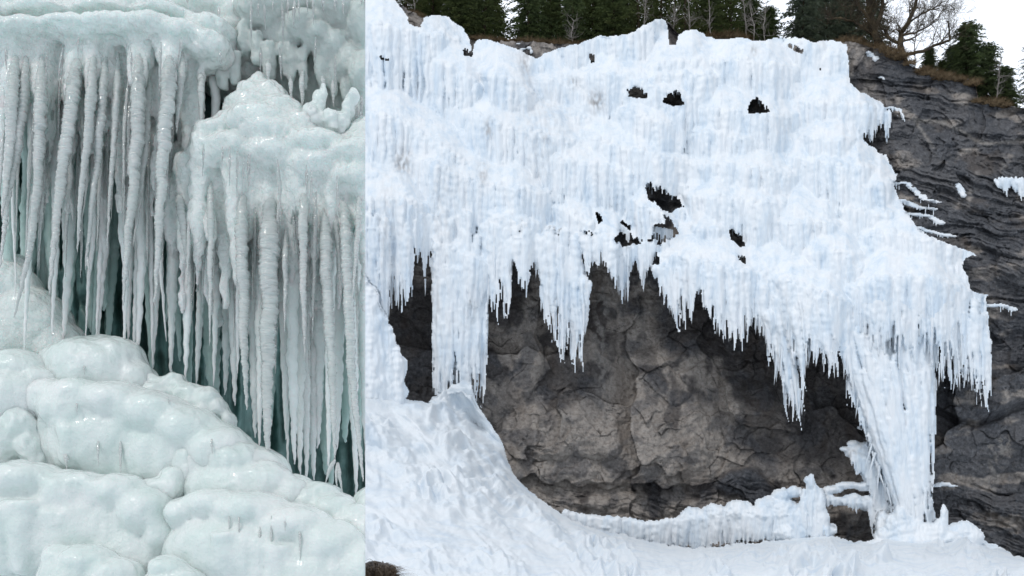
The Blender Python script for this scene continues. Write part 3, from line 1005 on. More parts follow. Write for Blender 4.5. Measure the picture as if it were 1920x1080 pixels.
V_, q_, ok_ = relief(D, have, 190, STAIN, 0)
thick = 1.0 + 3.2 * (edge_dist(have, 10) - 1)
Vb_ = Parr(PX.ravel(), PY.ravel(), (YR - (D - np.where(have, thick, 0)) * S).ravel())
fid = ID[:-1, :-1]
ice_roots = {}
for i_ in range(29):
    f_ = q_[ok_ & (fid == i_)]
    if len(f_) == 0:
        continue
    nA_ = len(V_)
    v2, f2, (s2,) = compact(np.concatenate([V_, Vb_]), np.concatenate([f_, f_[:, ::-1] + nA_]), [np.concatenate([STAIN.ravel(), STAIN.ravel()])])
    org = np.array([v2[:, 0].mean(), v2[:, 1].mean(), v2[:, 2].min()])
    me = mesh_np('ice_sheet', v2 - org, f2)
    add_attr(me, 'stain', s2)
    if i_ >= 10:
        tag(put(THINGS[i_], me, M_ICE, None, Vector(org)), *LABELS[i_])
        continue
    root = empty(THINGS[i_], Vector(org))
    tag(root, *LABELS[i_])
    put('ice_body', me, M_ICE, root)
    ice_roots[i_] = (root, org)

# real icicles on the fringes
proto = []
for k_ in range(5):
    n, sd = 14, 9
    path, rr = [], []
    for i in range(n):
        t = i / (n - 1)
        path.append((0.05 * math.sin(t * 5 + k_), 0.05 * math.cos(t * 4 + k_), -t))
        rr.append(max(0.02, (1 - t ** 1.4)) * (1 + 0.14 * math.sin(t * 31 + k_) + 0.10 * math.sin(t * 13 + 2 * k_)))
    V, F = [], []
    for i, (p, r) in enumerate(zip(path, rr)):
        for s in range(sd):
            g = 2 * math.pi * s / sd
            V.append((p[0] + r * math.cos(g), p[1] + r * math.sin(g), p[2]))
    for i in range(n - 1):
        for s in range(sd):
            F.append((i * sd + s, (i + 1) * sd + s, (i + 1) * sd + (s + 1) % sd, i * sd + (s + 1) % sd))
    me = mesh_np('icicle', V, F)
    add_attr(me, 'stain', np.zeros(len(V)))
    me.materials.append(M_ICE)
    proto.append(me)
byt = {}
for c_ in ICICLES:
    byt.setdefault(c_[5], []).append(c_)
for who, lst in byt.items():
    lst.sort(key=lambda c_: -c_[2] * c_[3])
    root, org = ice_roots[who]
    for c_ in lst[:100]:
        px, yt, Ln, w_, dz, _, lean = c_
        Yd = YR - dz * S
        p0 = P(px - lean * Ln, yt, Yd)
        sc_ = K * Yd / 960
        o = put('icicle', random.choice(proto), None, root, p0 - Vector(org))
        o.scale = (w_ * sc_, w_ * sc_, Ln * sc_)
        o.rotation_euler = (0, -math.atan(lean), random.uniform(0, 6))
# ------------------------------------------------------------------ rock cliff
SKY_ROCK = [(500, -40), (700, -40), (742, 0), (752, 8), (764, 18), (780, 24), (794, 34), (840, 40), (868, 60), (880, 70), (892, 70), (930, 76), (960, 76), (1000, 78), (1060, 82), (1110, 80),
            (1200, 60), (1240, 42), (1254, 42), (1266, 56), (1280, 66), (1345, 72), (1360, 68), (1400, 74), (1500, 80), (1575, 80), (1590, 76), (1620, 84), (1650, 90), (1690, 104), (1715, 124),
            (1745, 138), (1790, 146), (1815, 148), (1830, 160), (1833, 176), (1828, 186), (1850, 190), (1880, 194), (1905, 200), (1940, 205), (2040, 215)]
ysk = pl(SKY_ROCK, PX) + 3 * fbm(PX / 16, PX * 0, 155, 3)
keep_r = PY > ysk
# colours of the stone itself
nA = fbm(PX / 70, PY / 95, 160, 5)
dryv = sst(-0.1, 0.28, nA + 0.5 * sst(720, 900, PY) + 0.15 - 0.9 * sst(950, 1000, PY) * 0)
dryv = np.clip(dryv, 0, 1)
for bx, by, rx, ry, v in [(990, 660, 26, 75, 1), (1180, 640, 40, 50, 0.4), (1160, 800, 130, 90, 0.9), (960, 760, 40, 60, 0.7), (1260, 830, 120, 80, 0.9), (1640, 60, 1, 1, 0), (1800, 860, 36, 70, 0.9), (1795, 760, 20, 22, 0.8),
                          (1060, 860, 110, 60, 0.8), (1235, 660, 50, 40, 0.6)]:
    r2 = ((wx - bx) / rx) ** 2 + ((wy - by) / ry) ** 2
    dryv = np.maximum(dryv, v * sst(1.2, 0.8, r2))
for bx, by, rx, ry, v in [(770, 640, 60, 130, 1), (930, 540, 50, 60, 0.9), (1060, 720, 46, 60, 0.9), (1330, 610, 110, 70, 1), (1430, 690, 60, 80, 1), (1560, 760, 90, 120, 0.85), (1460, 820, 90, 60, 0.6), (1380, 915, 90, 30, 1), (1265, 760, 16, 50, 0.8), (780, 720, 60, 60, 1)]:
    r2 = ((wx - bx) / rx) ** 2 + ((wy - by) / ry) ** 2
    dryv = dryv * (1 - v * sst(1.3, 0.6, r2))
slate = np.clip(rgt * sst(0.25, -0.2, fbm(PX / 90, PY / 40, 170, 4) - 0.32), 0, 1) * 0.9
slate = np.maximum(slate, 0.9 * sst(1, 0.4, ((wx - 1390) / 70) ** 2 + ((wy - 915) / 28) ** 2))
slate = np.maximum(slate, 0.5 * sst(0.1, 0.4, fbm(PX / 60, PY / 60, 172, 3)) * sst(-0.5, 0.5, dryv * 0 + 0.5))
vein = 0.9 * np.exp(-((PX - ribx - 4) / 13.0) ** 2) * sst(520, 560, PY) * (1 - sst(700, 790, PY)) * sst(-0.25, 0.15, fbm(PX / 14, PY / 22, 174, 3))
foldy = pl([(1700, 215), (1722, 226), (1760, 228), (1790, 240), (1815, 252), (1830, 264), (1850, 270), (1880, 268), (1930, 262)], PX)
vein = np.maximum(vein, sst(1700, 1715, PX) * np.exp(-((PY - foldy - 1.5 * gnoise(PX / 7, PY / 7, 8)) / (3.2 + 1.8 * gnoise(PX / 30, PX * 0, 9))) ** 2))
foldx = pl([(222, 1716), (236, 1722), (250, 1732), (265, 1742), (280, 1752)], PY)
vein = np.maximum(vein, 0.7 * sst(222, 228, PY) * sst(285, 270, PY) * np.exp(-((PX - foldx) / 4.0) ** 2))
vein = np.maximum(vein, 0.75 * sst(0.9, 0.3, ((wx - 1880) / 22) ** 2 + ((wy - 845) / 34) ** 2) * sst(-0.1, 0.2, fbm(PX / 16, PY / 16, 176, 3)))
vein = np.maximum(vein, 0.5 * sst(0.9, 0.3, ((wx - 1855) / 10) ** 2 + ((wy - 900) / 40) ** 2))
crk = np.maximum(np.maximum(0.9 * sst(2.2, 0.4, e2) * sst(0.05, 0.4, gnoise(PX / 60, PY / 60, 178) + 0.1), 0.8 * sst(3.0, 0.8, e1) * sst(-0.1, 0.3, gnoise(PX / 70, PY / 70, 179))), 0.5 * sst(1.1, 0.2, e3) * sst(0.15, 0.5, gnoise(PX / 50, PY / 50, 180)))
crk = crk * (1 - up)
crk = np.clip(crk * sst(-0.35, 0.25, fbm(PX / 45, PY / 45, 182, 2)), 0, 0.62)
dr = dr - 5 * crk
V_, q_, ok_ = relief(dr, keep_r, 400, None, 0)
v2, f2, at2 = compact(V_, q_[ok_], [dryv.ravel(), slate.ravel(), np.clip(vein * 1.15, 0, 1).ravel(), crk.ravel()])
me = mesh_np('rock_cliff', v2, f2)
for nm, v in zip(('dry', 'slate', 'vein', 'crack'), at2):
    add_attr(me, nm, v)
o = put('rock_cliff', me, M_ROCK)
o['kind'] = 'structure'
DR = dr

# ------------------------------------------------------------------ snow and ice slope below the cliff
TOPS = [(500, 745), (690, 745), (720, 750), (760, 750), (800, 756), (816, 745), (828, 735), (850, 722), (870, 716), (884, 722), (893, 750), (902, 770), (916, 788), (935, 815), (946, 840), (952, 862), (962, 884), (975, 902),
        (1000, 926), (1022, 942), (1060, 968), (1100, 985), (1150, 1000), (1200, 1010), (1260, 1022), (1300, 1030), (1380, 1022), (1430, 1016), (1500, 1008), (1560, 1006), (1600, 1014), (1640, 1020), (1680, 1000), (1760, 1000), (1800, 1006),
        (1838, 1010), (1870, 1022), (1900, 1040), (1940, 1050), (2040, 1070)]
G2 = 1.6
ax = np.arange(300, 2040, G2)
ay = np.concatenate([np.arange(690, 1120, G2), np.arange(1120, 1560, 8.0)])
AX, AY = np.meshgrid(ax, ay)
ys_ = np.interp(AX, [540, 690, 840, 1000, 1150, 1300, 1640, 2040], [735, 735, 750, 890, 980, 1010, 1005, 1045])
yt = pl(TOPS, AX) + 3.5 * fbm(AX / 12, AX * 0 + 3, 200, 3)
dtop = np.interp(AX, [540, 690, 760, 830, 900, 960, 1060, 1300, 1500, 1640, 1760, 2040], [290, 228, 170, 84, 62, 40, 60, 85, 100, 90, 80, 40])
u_ = np.clip((AY - ys_) / (1085 - ys_), 0, None)
Ya = (YR - dtop * S) + (34 - (YR - dtop * S)) * np.where(u_ < 1, u_ ** 1.35, 1)
Ya = np.where(u_ >= 1, 34 * np.exp(-(AY - 1085) / 190.0), Ya)
lf = sst(1250, 950, AX)
# lumps drawn out along the flow, down to the right
rx_ = AX * 0.80 + AY * 0.60
ry_ = -AX * 0.60 + AY * 0.80
l1 = fbm(rx_ / 85, ry_ / 30, 210, 4, 0.55)
l2 = np.abs(fbm(rx_ / 34 + 3, ry_ / 15, 215, 3))
l3 = np.abs(fbm(AX / 20, AY / 12, 220, 3))
amp = Ya / YR
ter = fbm(rx_ / 160, ry_ / 50, 230, 2)
big = fbm(rx_ / 120, ry_ / 42, 212, 3)
hum = np.abs(fbm(rx_ / 46 + 3, ry_ / 24, 215, 3))
rl = fbm(AX / 95, AY / 24, 225, 3)
rh = np.abs(fbm(AX / 34, AY / 17, 220, 3))
edge_ = np.clip((AY - yt) / 40, 0.15, 1)
lump_ = (lf * 46 * big + (1 - lf) * 30 * rl) * edge_
Ya = Ya - S * amp * lump_
def steps(per, seed, ang):
    """lobed steps of refrozen spray: flat tops, steep fronts facing down the slope"""
    wq = (lf * fbm(rx_ / (per * 2.6), ry_ / (per * 0.75), seed, 3, 0.42) + (1 - lf) * fbm(AX / (per * 1.6), AY / (per * 0.9), seed, 3, 0.42)) * 1.15
    ph = (np.sin(ang) * AX + np.cos(ang) * AY) / per + wq
    fr = ph - np.floor(ph)
    hs = 0.6 + 0.4 * _val[_h(np.floor(ph).astype(np.int64), np.floor(AX / (per * 3)).astype(np.int64) * 0, seed)]
    return hs * (np.clip(fr / 0.62, 0, 1) ** 0.8 - sst(0.62, 1.0, fr))


ang_ = 0.62 * lf - 0.05
patch_ = sst(-0.25, 0.35, fbm(AX / 80, AY / 50, 252, 2))
rise = 17 * steps(92, 240, ang_) + (8 + 10 * patch_) * steps(40, 244, ang_ * 0.8) + (1 + 4 * patch_) * steps(19, 248, ang_ * 0.6) + 4 * fbm(AX / 40, AY / 22, 250, 3) + 0.8 * fbm(AX / 9, AY / 6, 226, 2)
rise = blur(rise, 1) * (1 + 0.1 * (1 - lf)) + (5 + 5 * (1 - lf)) * (0.35 - np.abs(fbm(AX / 26, AY / 11, 254, 2)))
rise = rise * (0.35 + 0.95 * sst(-0.45, 0.45, fbm(rx_ / 150, ry_ / 70, 256, 2)))
rise = rise * edge_ * sst(1180, 1085, AY)
# big lip across the lower slope
keep_a = AY > yt
V_ = Parr(AX.ravel(), AY.ravel(), Ya.ravel())
V_[:, 2] += (S * amp * rise).ravel()
V_[:, 1] -= (0.8 * S * amp * rise).ravel()
V_[:, 2] = np.maximum(V_[:, 2], -0.3)
q, ok = tri_grid_faces(keep_a)
far_ = (Ya > 16)
ok &= far_[:-1, :-1] & far_[1:, 1:]
v2, f2, _ = compact(V_, q[ok])
v2, f2, _ = skirt(v2, f2, [], 1.0)
me = mesh_np('snow_slope', v2, f2)
add_attr(me, 'stain', np.zeros(len(v2)))
o = put('snow_slope', me, M_SNOW)
o['kind'] = 'structure'

# ground sheet to the horizon
gx = np.linspace(-1, 1, 81)
gx = np.sign(gx) * np.abs(gx) ** 2.2 * 1200
g_x, g_y = np.meshgrid(gx, gx)
gz = 0.12 * fbm(g_x / 6, g_y / 6, 300, 3) * np.exp(-np.hypot(g_x, g_y) / 120) - 0.15
q, ok = tri_grid_faces(np.ones(g_x.shape, bool))
me = mesh_np('ground', np.stack([g_x, g_y, gz], -1).reshape(-1, 3), q.reshape(-1, 4))
add_attr(me, 'stain', np.zeros(g_x.size))
o = put('ground', me, M_SNOW)
o['kind'] = 'structure'

# hill on top of the cliff
hx = np.arange(300, 2045, 6.0)
tt = np.linspace(0, 1, 26) ** 1.6
HX, HT = np.meshgrid(hx, tt)
ys0 = pl(SKY_ROCK, HX) + 2
d0_ = np.where(ys0 < 500, -0.41 * (500 - ys0), 0.0) - 30 + np.clip(860 - HX, 0, 400) * 0.22 + sst(1590, 1690, HX) * 24
Y0 = YR - d0_ * S
Yh = Y0 + HT * 130
Zh = CZ + (H0 - ys0) * K * Y0 / 960 + (Yh - Y0) * 0.44 + 0.5 * fbm(HX / 40, Yh / 6, 310, 3) * HT
Xh = (HX - 960) * K * Y0 / 960 * (1 + HT * 1.2)
q, ok = tri_grid_faces(np.ones(HX.shape, bool))
me = mesh_np('hillside', np.stack([Xh, Yh, Zh], -1).reshape(-1, 3), q.reshape(-1, 4)[:, ::-1])
o = put('hillside', me, M_GROUND)
o['kind'] = 'structure'


def hill_at(px, back):
    """point on the hill: column px, metres behind the cliff edge"""
    ys = float(pl(SKY_ROCK, px)) + 2
    d_ = (-0.41 * (500 - ys)) - 30 + max(0, 860 - px) * 0.22 + float(sst(1590, 1690, np.array(px))) * 24
    y0 = YR - d_ * S
    Y = y0 + back
    Z = CZ + (H0 - ys) * K * y0 / 960 + back * 0.44
    return Vector(((px - 960) * K * Y / 960, Y, Z - 0.15))

# ------------------------------------------------------------------ trees on the hill
def conifer_mesh(seed, H, spread, dens=1.0, bare=0.06, power=0.75):
    r = np.random.default_rng(seed)
    V, F = [], []
    z = bare * H
    while z < H * 0.985:
        t = z / H
        Lb = spread * (1 - t) ** power * r.uniform(0.55, 1.2) + 0.12
        nb = int(r.integers(5, 8))
        a0 = r.uniform(0, 6.28)
        for k_ in range(nb):
            az = a0 + k_ * 6.283 / nb + r.uniform(-0.35, 0.35)
            L_ = Lb * r.uniform(0.55, 1.15)
            if r.random() < 0.10:
                continue
            dx, dy = math.cos(az), math.sin(az)
            up0 = 0.30 * t + r.uniform(-0.10, 0.12)
            nn = max(4, int(L_ * 9 * dens))
            for q_ in range(nn):
                u = (q_ + r.uniform(0.2, 1)) / nn
                if u < 0.12:
                    continue
                px_, pz = u * L_, z + L_ * (up0 * u - 0.42 * u * u) + r.normal(0, 0.03)
                for sd in (-1, 1):
                    fl_ = r.uniform(0.22, 0.46) * (1.15 - 0.6 * u) * (0.5 + 0.3 * spread / 1.6)
                    w_ = fl_ * r.uniform(0.20, 0.34)
                    da = az + sd * r.uniform(0.5, 1.1)
                    ex, ey = math.cos(da), math.sin(da)
                    base = np.array([dx * px_, dy * px_, pz])
                    tip = base + fl_ * np.array([ex, ey, r.uniform(-0.55, 0.12)])
                    sidev = np.array([-ey, ex, r.uniform(-0.4, 0.4)]) * w_
                    m_ = (base + tip) * 0.5
                    i0 = len(V)
                    V += [base, m_ + sidev, tip, m_ - sidev]
                    F.append((i0, i0 + 1, i0 + 2, i0 + 3))
        z += H * r.uniform(0.014, 0.026) / dens
    return mesh_np('crown', np.array(V), np.array(F), False)


def trunk_mesh(H, r0, seed, dead=10):
    r = np.random.default_rng(seed)
    pts = [(0.06 * math.sin(i + seed), 0.06 * math.cos(1.7 * i + seed), H * i / 9 - (0.6 if i == 0 else 0)) for i in range(10)]
    V, F = tube(pts, [r0 * (1 - 0.92 * i / 9) * (1.25 if i == 0 else 1) for i in range(10)], 8)
    for k_ in range(dead):      # dead lower twigs
        zz = r.uniform(0.05, 0.4) * H
        az = r.uniform(0, 6.28)
        L_ = r.uniform(0.4, 1.3)
        p = [(L_ * u * math.cos(az), L_ * u * math.sin(az), zz + 0.1 * u - 0.25 * u * u) for u in (0, .5, 1)]
        v, f = tube(p, [0.022, 0.014, 0.006], 4)
        o_ = len(V)
        V += v
        F += [tuple(i + o_ for i in q) for q in f]
    return mesh_np('trunk', np.array([tuple(v) for v in V]), np.array(F))


CON = []
for k_, (H, sp, dn, br) in enumerate([(11, 3.0, 1.0, 0.03), (13, 2.7, 1.0, 0.06), (9.5, 3.3, 1.05, 0.02), (13, 2.6, 0.85, 0.16), (6.5, 2.0, 1.1, 0.01), (5.6, 2.5, 1.2, 0.0)]):
    CON.append((conifer_mesh(500 + k_, H, sp, dn, br, 0.38 if k_ == 5 else 0.75), trunk_mesh(H, 0.17, 500 + k_, 18), H))


def conifer(px, back, kind, sc, m, label, group='spruces on top of the cliff', name='spruce_tree'):
    p = hill_at(px, back)
    root = empty(name, p)
    root.rotation_euler = (0, 0, random.uniform(0, 6.28))
    root.scale = (sc, sc, sc * random.uniform(0.92, 1.12))
    tag(root, label, 'tree', group)
    cm, tm, H = CON[kind]
    o = put('crown', cm, None, root)
    if not cm.materials:
        cm.materials.append(m)
    o.material_slots[0].link = 'OBJECT'
    o.material_slots[0].material = m
    put('trunk', tm, M_BARK, root)
    return root


# (column, metres behind the edge, mesh, scale, label)
for px, bk, kd, sc, m, lab in [
        (762, 4, 1, 0.95, M_SPRUCE, 'dark spruce at the far left above the upper edge of the ice'),
        (812, 9, 0, 1.0, M_SPRUCE, 'dark spruce behind the first rounded ice hump at left'),
        (862, 6, 2, 0.95, M_SPRUCE, 'broad dark spruce above the right end of the first ice hump'),
        (910, 7, 0, 0.95, M_SPRUCE, 'dense dark spruce just left of the bright gap in the trees'),
        (838, 16, 1, 1.1, M_SPRUCE, 'dark spruce deeper in the row of the left group'),
        (884, 18, 0, 1.1, M_SPRUCE, 'tall dark spruce deeper in the wood, left of the sky gap'),
        (990, 6, 2, 0.85, M_SHRUB, 'green spruce just right of the bright gap in the trees'),
        (1032, 8, 0, 0.95, M_SPRUCE, 'bushy spruce above the dip with dry grass'),
        (1074, 6, 4, 1.15, M_SHRUB, 'lighter green young spruce over the dry grass edge'),
        (1112, 9, 0, 0.95, M_SPRUCE, 'spruce left of the high ice hump in the middle'),
        (1050, 18, 1, 1.15, M_SPRUCE, 'tall spruce deeper behind the dip in the edge'),
        (1150, 7, 2, 0.95, M_SPRUCE, 'wide spruce directly left of the high ice hump'),
        (1196, 9, 3, 0.95, M_SPRUCE, 'thin-crowned spruce behind the high ice hump'),
        (1130, 20, 1, 1.2, M_SPRUCE, 'tall spruce filling the back between two nearer spruces'),
        (1240, 13, 3, 1.0, M_SPRUCE, 'spruce with bare lower trunk behind the top of the hump'),
        (1285, 9, 3, 0.95, M_SPRUCE, 'sparse spruce right of the high ice hump'),
        (1330, 11, 0, 0.95, M_SPRUCE, 'dark spruce above the dry grass knolls in the middle'),
        (1370, 13, 3, 1.0, M_SPRUCE, 'sparse spruce with visible trunk above the rounded grass knoll'),
        (1408, 10, 2, 0.75, M_SHRUB, 'low green spruce left of the second sky gap'),
        (1440, 8, 5, 0.8, M_SHRUB, 'small young spruce beneath the second sky gap'),
        (1506, 9, 2, 0.95, M_BLUESPR, 'bluish spruce right of the second sky gap'),
        (1552, 12, 0, 1.05, M_BLUESPR, 'bluish tall spruce left of the bare mossy tree'),
        (1598, 13, 2, 1.0, M_BLUESPR, 'bluish broad spruce directly behind the bare mossy trunks'),
        (1640, 16, 0, 0.85, M_BLUESPR, 'bluish spruce seen through the branches of the bare tree'),
        (792, 22, 1, 1.1, M_SPRUCE, 'dark spruce at the very back of the left group'),
        (928, 24, 0, 1.1, M_SPRUCE, 'dark spruce at the back, reaching the left rim of the sky gap'),
        (1010, 16, 1, 1.0, M_SPRUCE, 'dark spruce at the back, right rim of the first sky gap'),
        (1092, 24, 1, 1.2, M_SPRUCE, 'dark spruce far back behind the lighter green young spruce'),
        (1176, 24, 0, 1.2, M_SPRUCE, 'dark spruce far back above the left flank of the high ice hump'),
        (1220, 26, 1, 1.2, M_SPRUCE, 'dark spruce far back above the crest of the high ice hump'),
        (1266, 26, 1, 1.2, M_SPRUCE, 'dark spruce far back right of the high ice hump'),
        (1308, 26, 0, 1.2, M_SPRUCE, 'dark spruce far back between the sparse spruces'),
        (1350, 28, 1, 1.2, M_SPRUCE, 'dark spruce far back behind the rounded grass knoll'),
        (1396, 28, 0, 1.2, M_SPRUCE, 'dark spruce far back left of the whitish sapling'),
        (1530, 28, 1, 1.2, M_BLUESPR, 'bluish spruce far back behind the bluish pair'),
        (1575, 30, 0, 1.2, M_BLUESPR, 'bluish spruce far back left of the mossy trunks'),
        (1742, 5, 5, 0.5, M_SHRUB, 'small green spruce low beside the base of the bare tree'),
        (1765, 7, 5, 0.42, M_SHRUB, 'tiny green spruce right of the bare tree base'),
        (1814, 5, 5, 1.0, M_SHRUB, 'bushy green spruce on the slope at right below the open sky'),
        (1850, 6, 5, 0.92, M_SHRUB, 'smaller bushy spruce at right, above the rock bend'),
        (1884, 6, 5, 0.72, M_SHRUB, 'low spruce near the right edge above the rock'),
        (1786, 9, 5, 0.7, M_BLUESPR, 'bluish small spruce left of the bushy green one at right'),
        (1935, 9, 1, 0.72, M_BLUESPR, 'tall thin spruce cut by the right edge of the picture')]:
    conifer(px, bk, kd, sc, m, lab)


def bare_tree(name, limbs, px0, back, twigs, depth, m, label, group, seed, tw=1.0):
    """limbs: list of (pixel points, r0 m, r1 m); fine branches grow from them"""
    r = np.random.default_rng(seed)
    base = hill_at(px0, back)
    Y = base.y
    root = empty(name, base)
    tag(root, label, 'tree', group)
    TV, TF, BV, BF = [], [], [], []

    def add(V, F, v, f):
        o_ = len(V)
        V.extend(v)
        F.extend([tuple(i + o_ for i in q) for q in f])

    def grow(p, d, L_, rad, lev):
        pts, rr = [p], [rad]
        nseg = 5
        for i in range(nseg):
            d = (d + Vector((r.normal(0, .26), r.normal(0, .26), r.normal(0.05, .2)))).normalized()
            p = p + d * L_ / nseg
            pts.append(p)
            rr.append(max(rad * (1 - 0.8 * (i + 1) / nseg), 0.006))
        v, f = tube(pts, rr, 5 if lev > 1 else 4)
        add(BV, BF, v, f)
        if lev > 0:
            for k_ in range(int(r.integers(3, 6))):
                i = int(r.integers(1, nseg + 1))
                dd = (d + Vector((r.normal(0, .8), r.normal(0, .8), r.normal(0.1, .6)))).normalized()
                grow(pts[i], dd, L_ * r.uniform(0.4, 0.7), rr[i] * 0.7, lev - 1)

    for pts, r0, r1 in limbs:
        pp = [P(x, y, Y + 0.012 * i * (-1) ** i * 20) - base for i, (x, y) in enumerate(pts)]
        dense, rr = [], []
        for i in range(len(pp) - 1):
            for u in np.linspace(0, 1, 5)[:-1]:
                dense.append(pp[i].lerp(pp[i + 1], u) + Vector((r.normal(0, .02), r.normal(0, .04), r.normal(0, .02))))
        dense.append(pp[-1])
        for i in range(len(dense)):
            rr.append(r0 + (r1 - r0) * i / (len(dense) - 1))
        v, f = tube(dense, rr, 9)
        add(TV, TF, v, f)
        for k_ in range(twigs):
            i = int(r.integers(len(dense) // 4, len(dense)))
            t_ = (dense[min(i + 1, len(dense) - 1)] - dense[i - 1]).normalized()
            dd = (t_ * 0.6 + Vector((r.normal(0, .7), r.normal(0, .7), r.normal(0.35, .5)))).normalized()
            grow(dense[i], dd, tw * r.uniform(0.6, 1.8), max(0.032, rr[i] * 0.4), depth)
    put('trunk', mesh_np('trunk', np.array([tuple(v) for v in TV]), np.array(TF)), m, root)
    put('branches', mesh_np('branches', np.array([tuple(v) for v in BV]), np.array(BF)), m if m is M_BARK else M_PALEB, root)


bare_tree('bare_tree', [([(1652, 92), (1640, 62), (1632, 30), (1626, -30)], 0.34, 0.22), ([(1644, 70), (1625, 55), (1600, 40), (1575, 34), (1552, 36)], 0.14, 0.05), ([(1636, 50), (1622, 25), (1605, 5), (1590, -20)], 0.14, 0.06), ([(1638, 60), (1650, 35), (1655, 0), (1658, -30)], 0.2, 0.12)], 1648, 1.6, 13, 3, M_BARK,
          'leafless mossy tree with thick forked trunk, left of the two bare trees', 'bare trees on the cliff edge', 41, 1.5)
bare_tree('bare_tree', [([(1696, 118), (1688, 85), (1690, 62), (1706, 36), (1716, 10), (1722, -20)], 0.30, 0.09), ([(1692, 104), (1730, 96), (1755, 84), (1780, 76), (1780, 56), (1776, 40)], 0.15, 0.05), ([(1688, 82), (1670, 74), (1660, 60), (1648, 48)], 0.15, 0.07), ([(1690, 66), (1715, 62), (1740, 50), (1760, 36)], 0.10, 0.03), ([(1700, 46), (1722, 30), (1745, 18), (1764, 8)], 0.09, 0.03)], 1694, 0.8, 14, 3, M_BARK,
          'leafless mossy tree with crooked spreading limbs against the white sky', 'bare trees on the cliff edge', 43, 1.6)
for px, top, bk, sd, lab in [(1207, -20, 3.5, 51, 'thin pale leafless sapling left of the high ice hump'), (1262, 22, 3.0, 52, 'small pale forked sapling right of the high ice hump'), (1292, -20, 5, 53, 'pale thin sapling trunk among the sparse spruces'), (1332, -20, 4, 54, 'pale straight sapling above the dry grass knoll'), (1412, 10, 2.5, 55, 'whitish leaning sapling at the edge left of the second sky gap'),
                            (1434, 5, 3.0, 56, 'grey many-branched sapling under the second sky gap'), (1400, -10, 4, 57, 'slim grey sapling left of the whitish leaning one'), (1075, 40, 1.5, 58, 'short grey sapling on the dry grass dip'), (1716, 20, 4, 59, 'pale slender birch behind the crooked bare tree'), (1868, 110, 3.5, 60, 'grey dead sapling among the spruces at right'), (778, -20, 1.5, 61, 'grey bare sapling at far left above the brown rock')]:
    yb = float(pl(SKY_ROCK, px))
    bare_tree('bare_sapling', [([(px, yb + 6), (px + random.uniform(-4, 4), yb * .6 + top * .4), (px + random.uniform(-8, 8), top)], 0.055, 0.02)], px, bk, 16, 1, M_PALEB, lab, 'thin bare saplings', sd, 0.8)

# ------------------------------------------------------------------ dry grass on the edge
def tuft_mesh(seed, n, R, Hh, lo_=0.5):
    r = np.random.default_rng(seed)
    V, F = [], []
    for _ in range(n):
        rr, az = R * math.sqrt(r.random()) * 0.8, r.uniform(0, 6.28)
        bx, by = rr * math.cos(az), rr * math.sin(az)
        h = Hh * r.uniform(lo_, 1.1) * (1.15 - 0.7 * rr / R)
        lx, ly = bx * 0.9 + r.normal(0, .25) * Hh, by * 0.9 + r.normal(0, .25) * Hh
        w_ = r.uniform(0.018, 0.04)
        ax_ = r.uniform(0, 6.28)
        sx, sy = w_ * math.cos(ax_), w_ * math.sin(ax_)
        o_ = len(V)
        for u in (0, .45, .8, 1):
            k_ = 1 - 0.85 * u
            cx, cy = bx + lx * u * u, by + ly * u * u
            cz = h * (u - 0.55 * u ** 3) - 0.08
            V += [(cx - sx * k_, cy - sy * k_, cz), (cx + sx * k_, cy + sy * k_, cz)]
        for i in range(3):
            F.append((o_ + 2 * i, o_ + 2 * i + 1, o_ + 2 * i + 3, o_ + 2 * i + 2))
    return mesh_np('grass_tuft', np.array(V), np.array(F), False)


TUFT = [tuft_mesh(600 + i, 420, 0.75, 0.62) for i in range(4)]
for t_ in TUFT:
    t_.materials.append(M_GRASS)
tuft_group = 'dry grass tufts along the upper cliff edge'
for px, bk, sc in [(900, 0.2, .8), (918, 0.3, 1.0), (934, 0.5, .9), (955, 0.4, .7), (972, 0.6, .9), (992, 0.5, 1.1), (1010, 0.3, .9), (1028, 0.6, .9), (1045, 0.4, 1.1), (1066, 0.5, .8), (1082, 0.7, .9), (1098, 0.5, .8), (775, 0.2, .7), (787, 0.2, .7), (886, 0.2, .6),
                   (1328, 0.6, 1.3), (1336, 1.0, 1.2), (1362, 0.4, 1.2), (1374, 0.4, 1.4), (1390, 0.6, 1.1), (1572, 0.3, 1.0), (1586, 0.3, 1.1), (1600, 0.3, 1.2), (1614, 0.4, .9), (1634, 0.3, .9), (1650, 0.1, 1.1), (1664, 0.1, 1.2), (1678, 0.0, 1.2), (1690, 0.0, 1.0), (1706, 0.1, .8),
                   (1730, 0.0, .9), (1742, 0.0, 1.1), (1756, 0.1, .9), (1772, 0.0, 1.0), (1788, 0.1, .8), (1800, 0.1, .8), (1822, 0.0, 1.0), (1834, 0.0, .8), (1858, 0.1, 1.1), (1872, 0.1, 1.0), (1886, 0.1, .7)]:
    o = put('grass_tuft', random.choice(TUFT), None, None, hill_at(px, bk) + Vector((0, 0, 0.12)))
    o.scale = (sc, sc, sc * random.uniform(0.7, 1.0))
    o.rotation_euler = (0, 0, random.uniform(0, 6.28))
    zone = 'in the dip of the upper edge at left' if px < 1110 else 'on the knolls right of the high ice hump' if px < 1400 else 'under the bare trees at the upper right edge' if px < 1720 else 'along the rock crest at far right'
    tag(o, 'tan dry grass tuft ' + zone, 'grass tuft', 'dry grass tufts ' + zone)

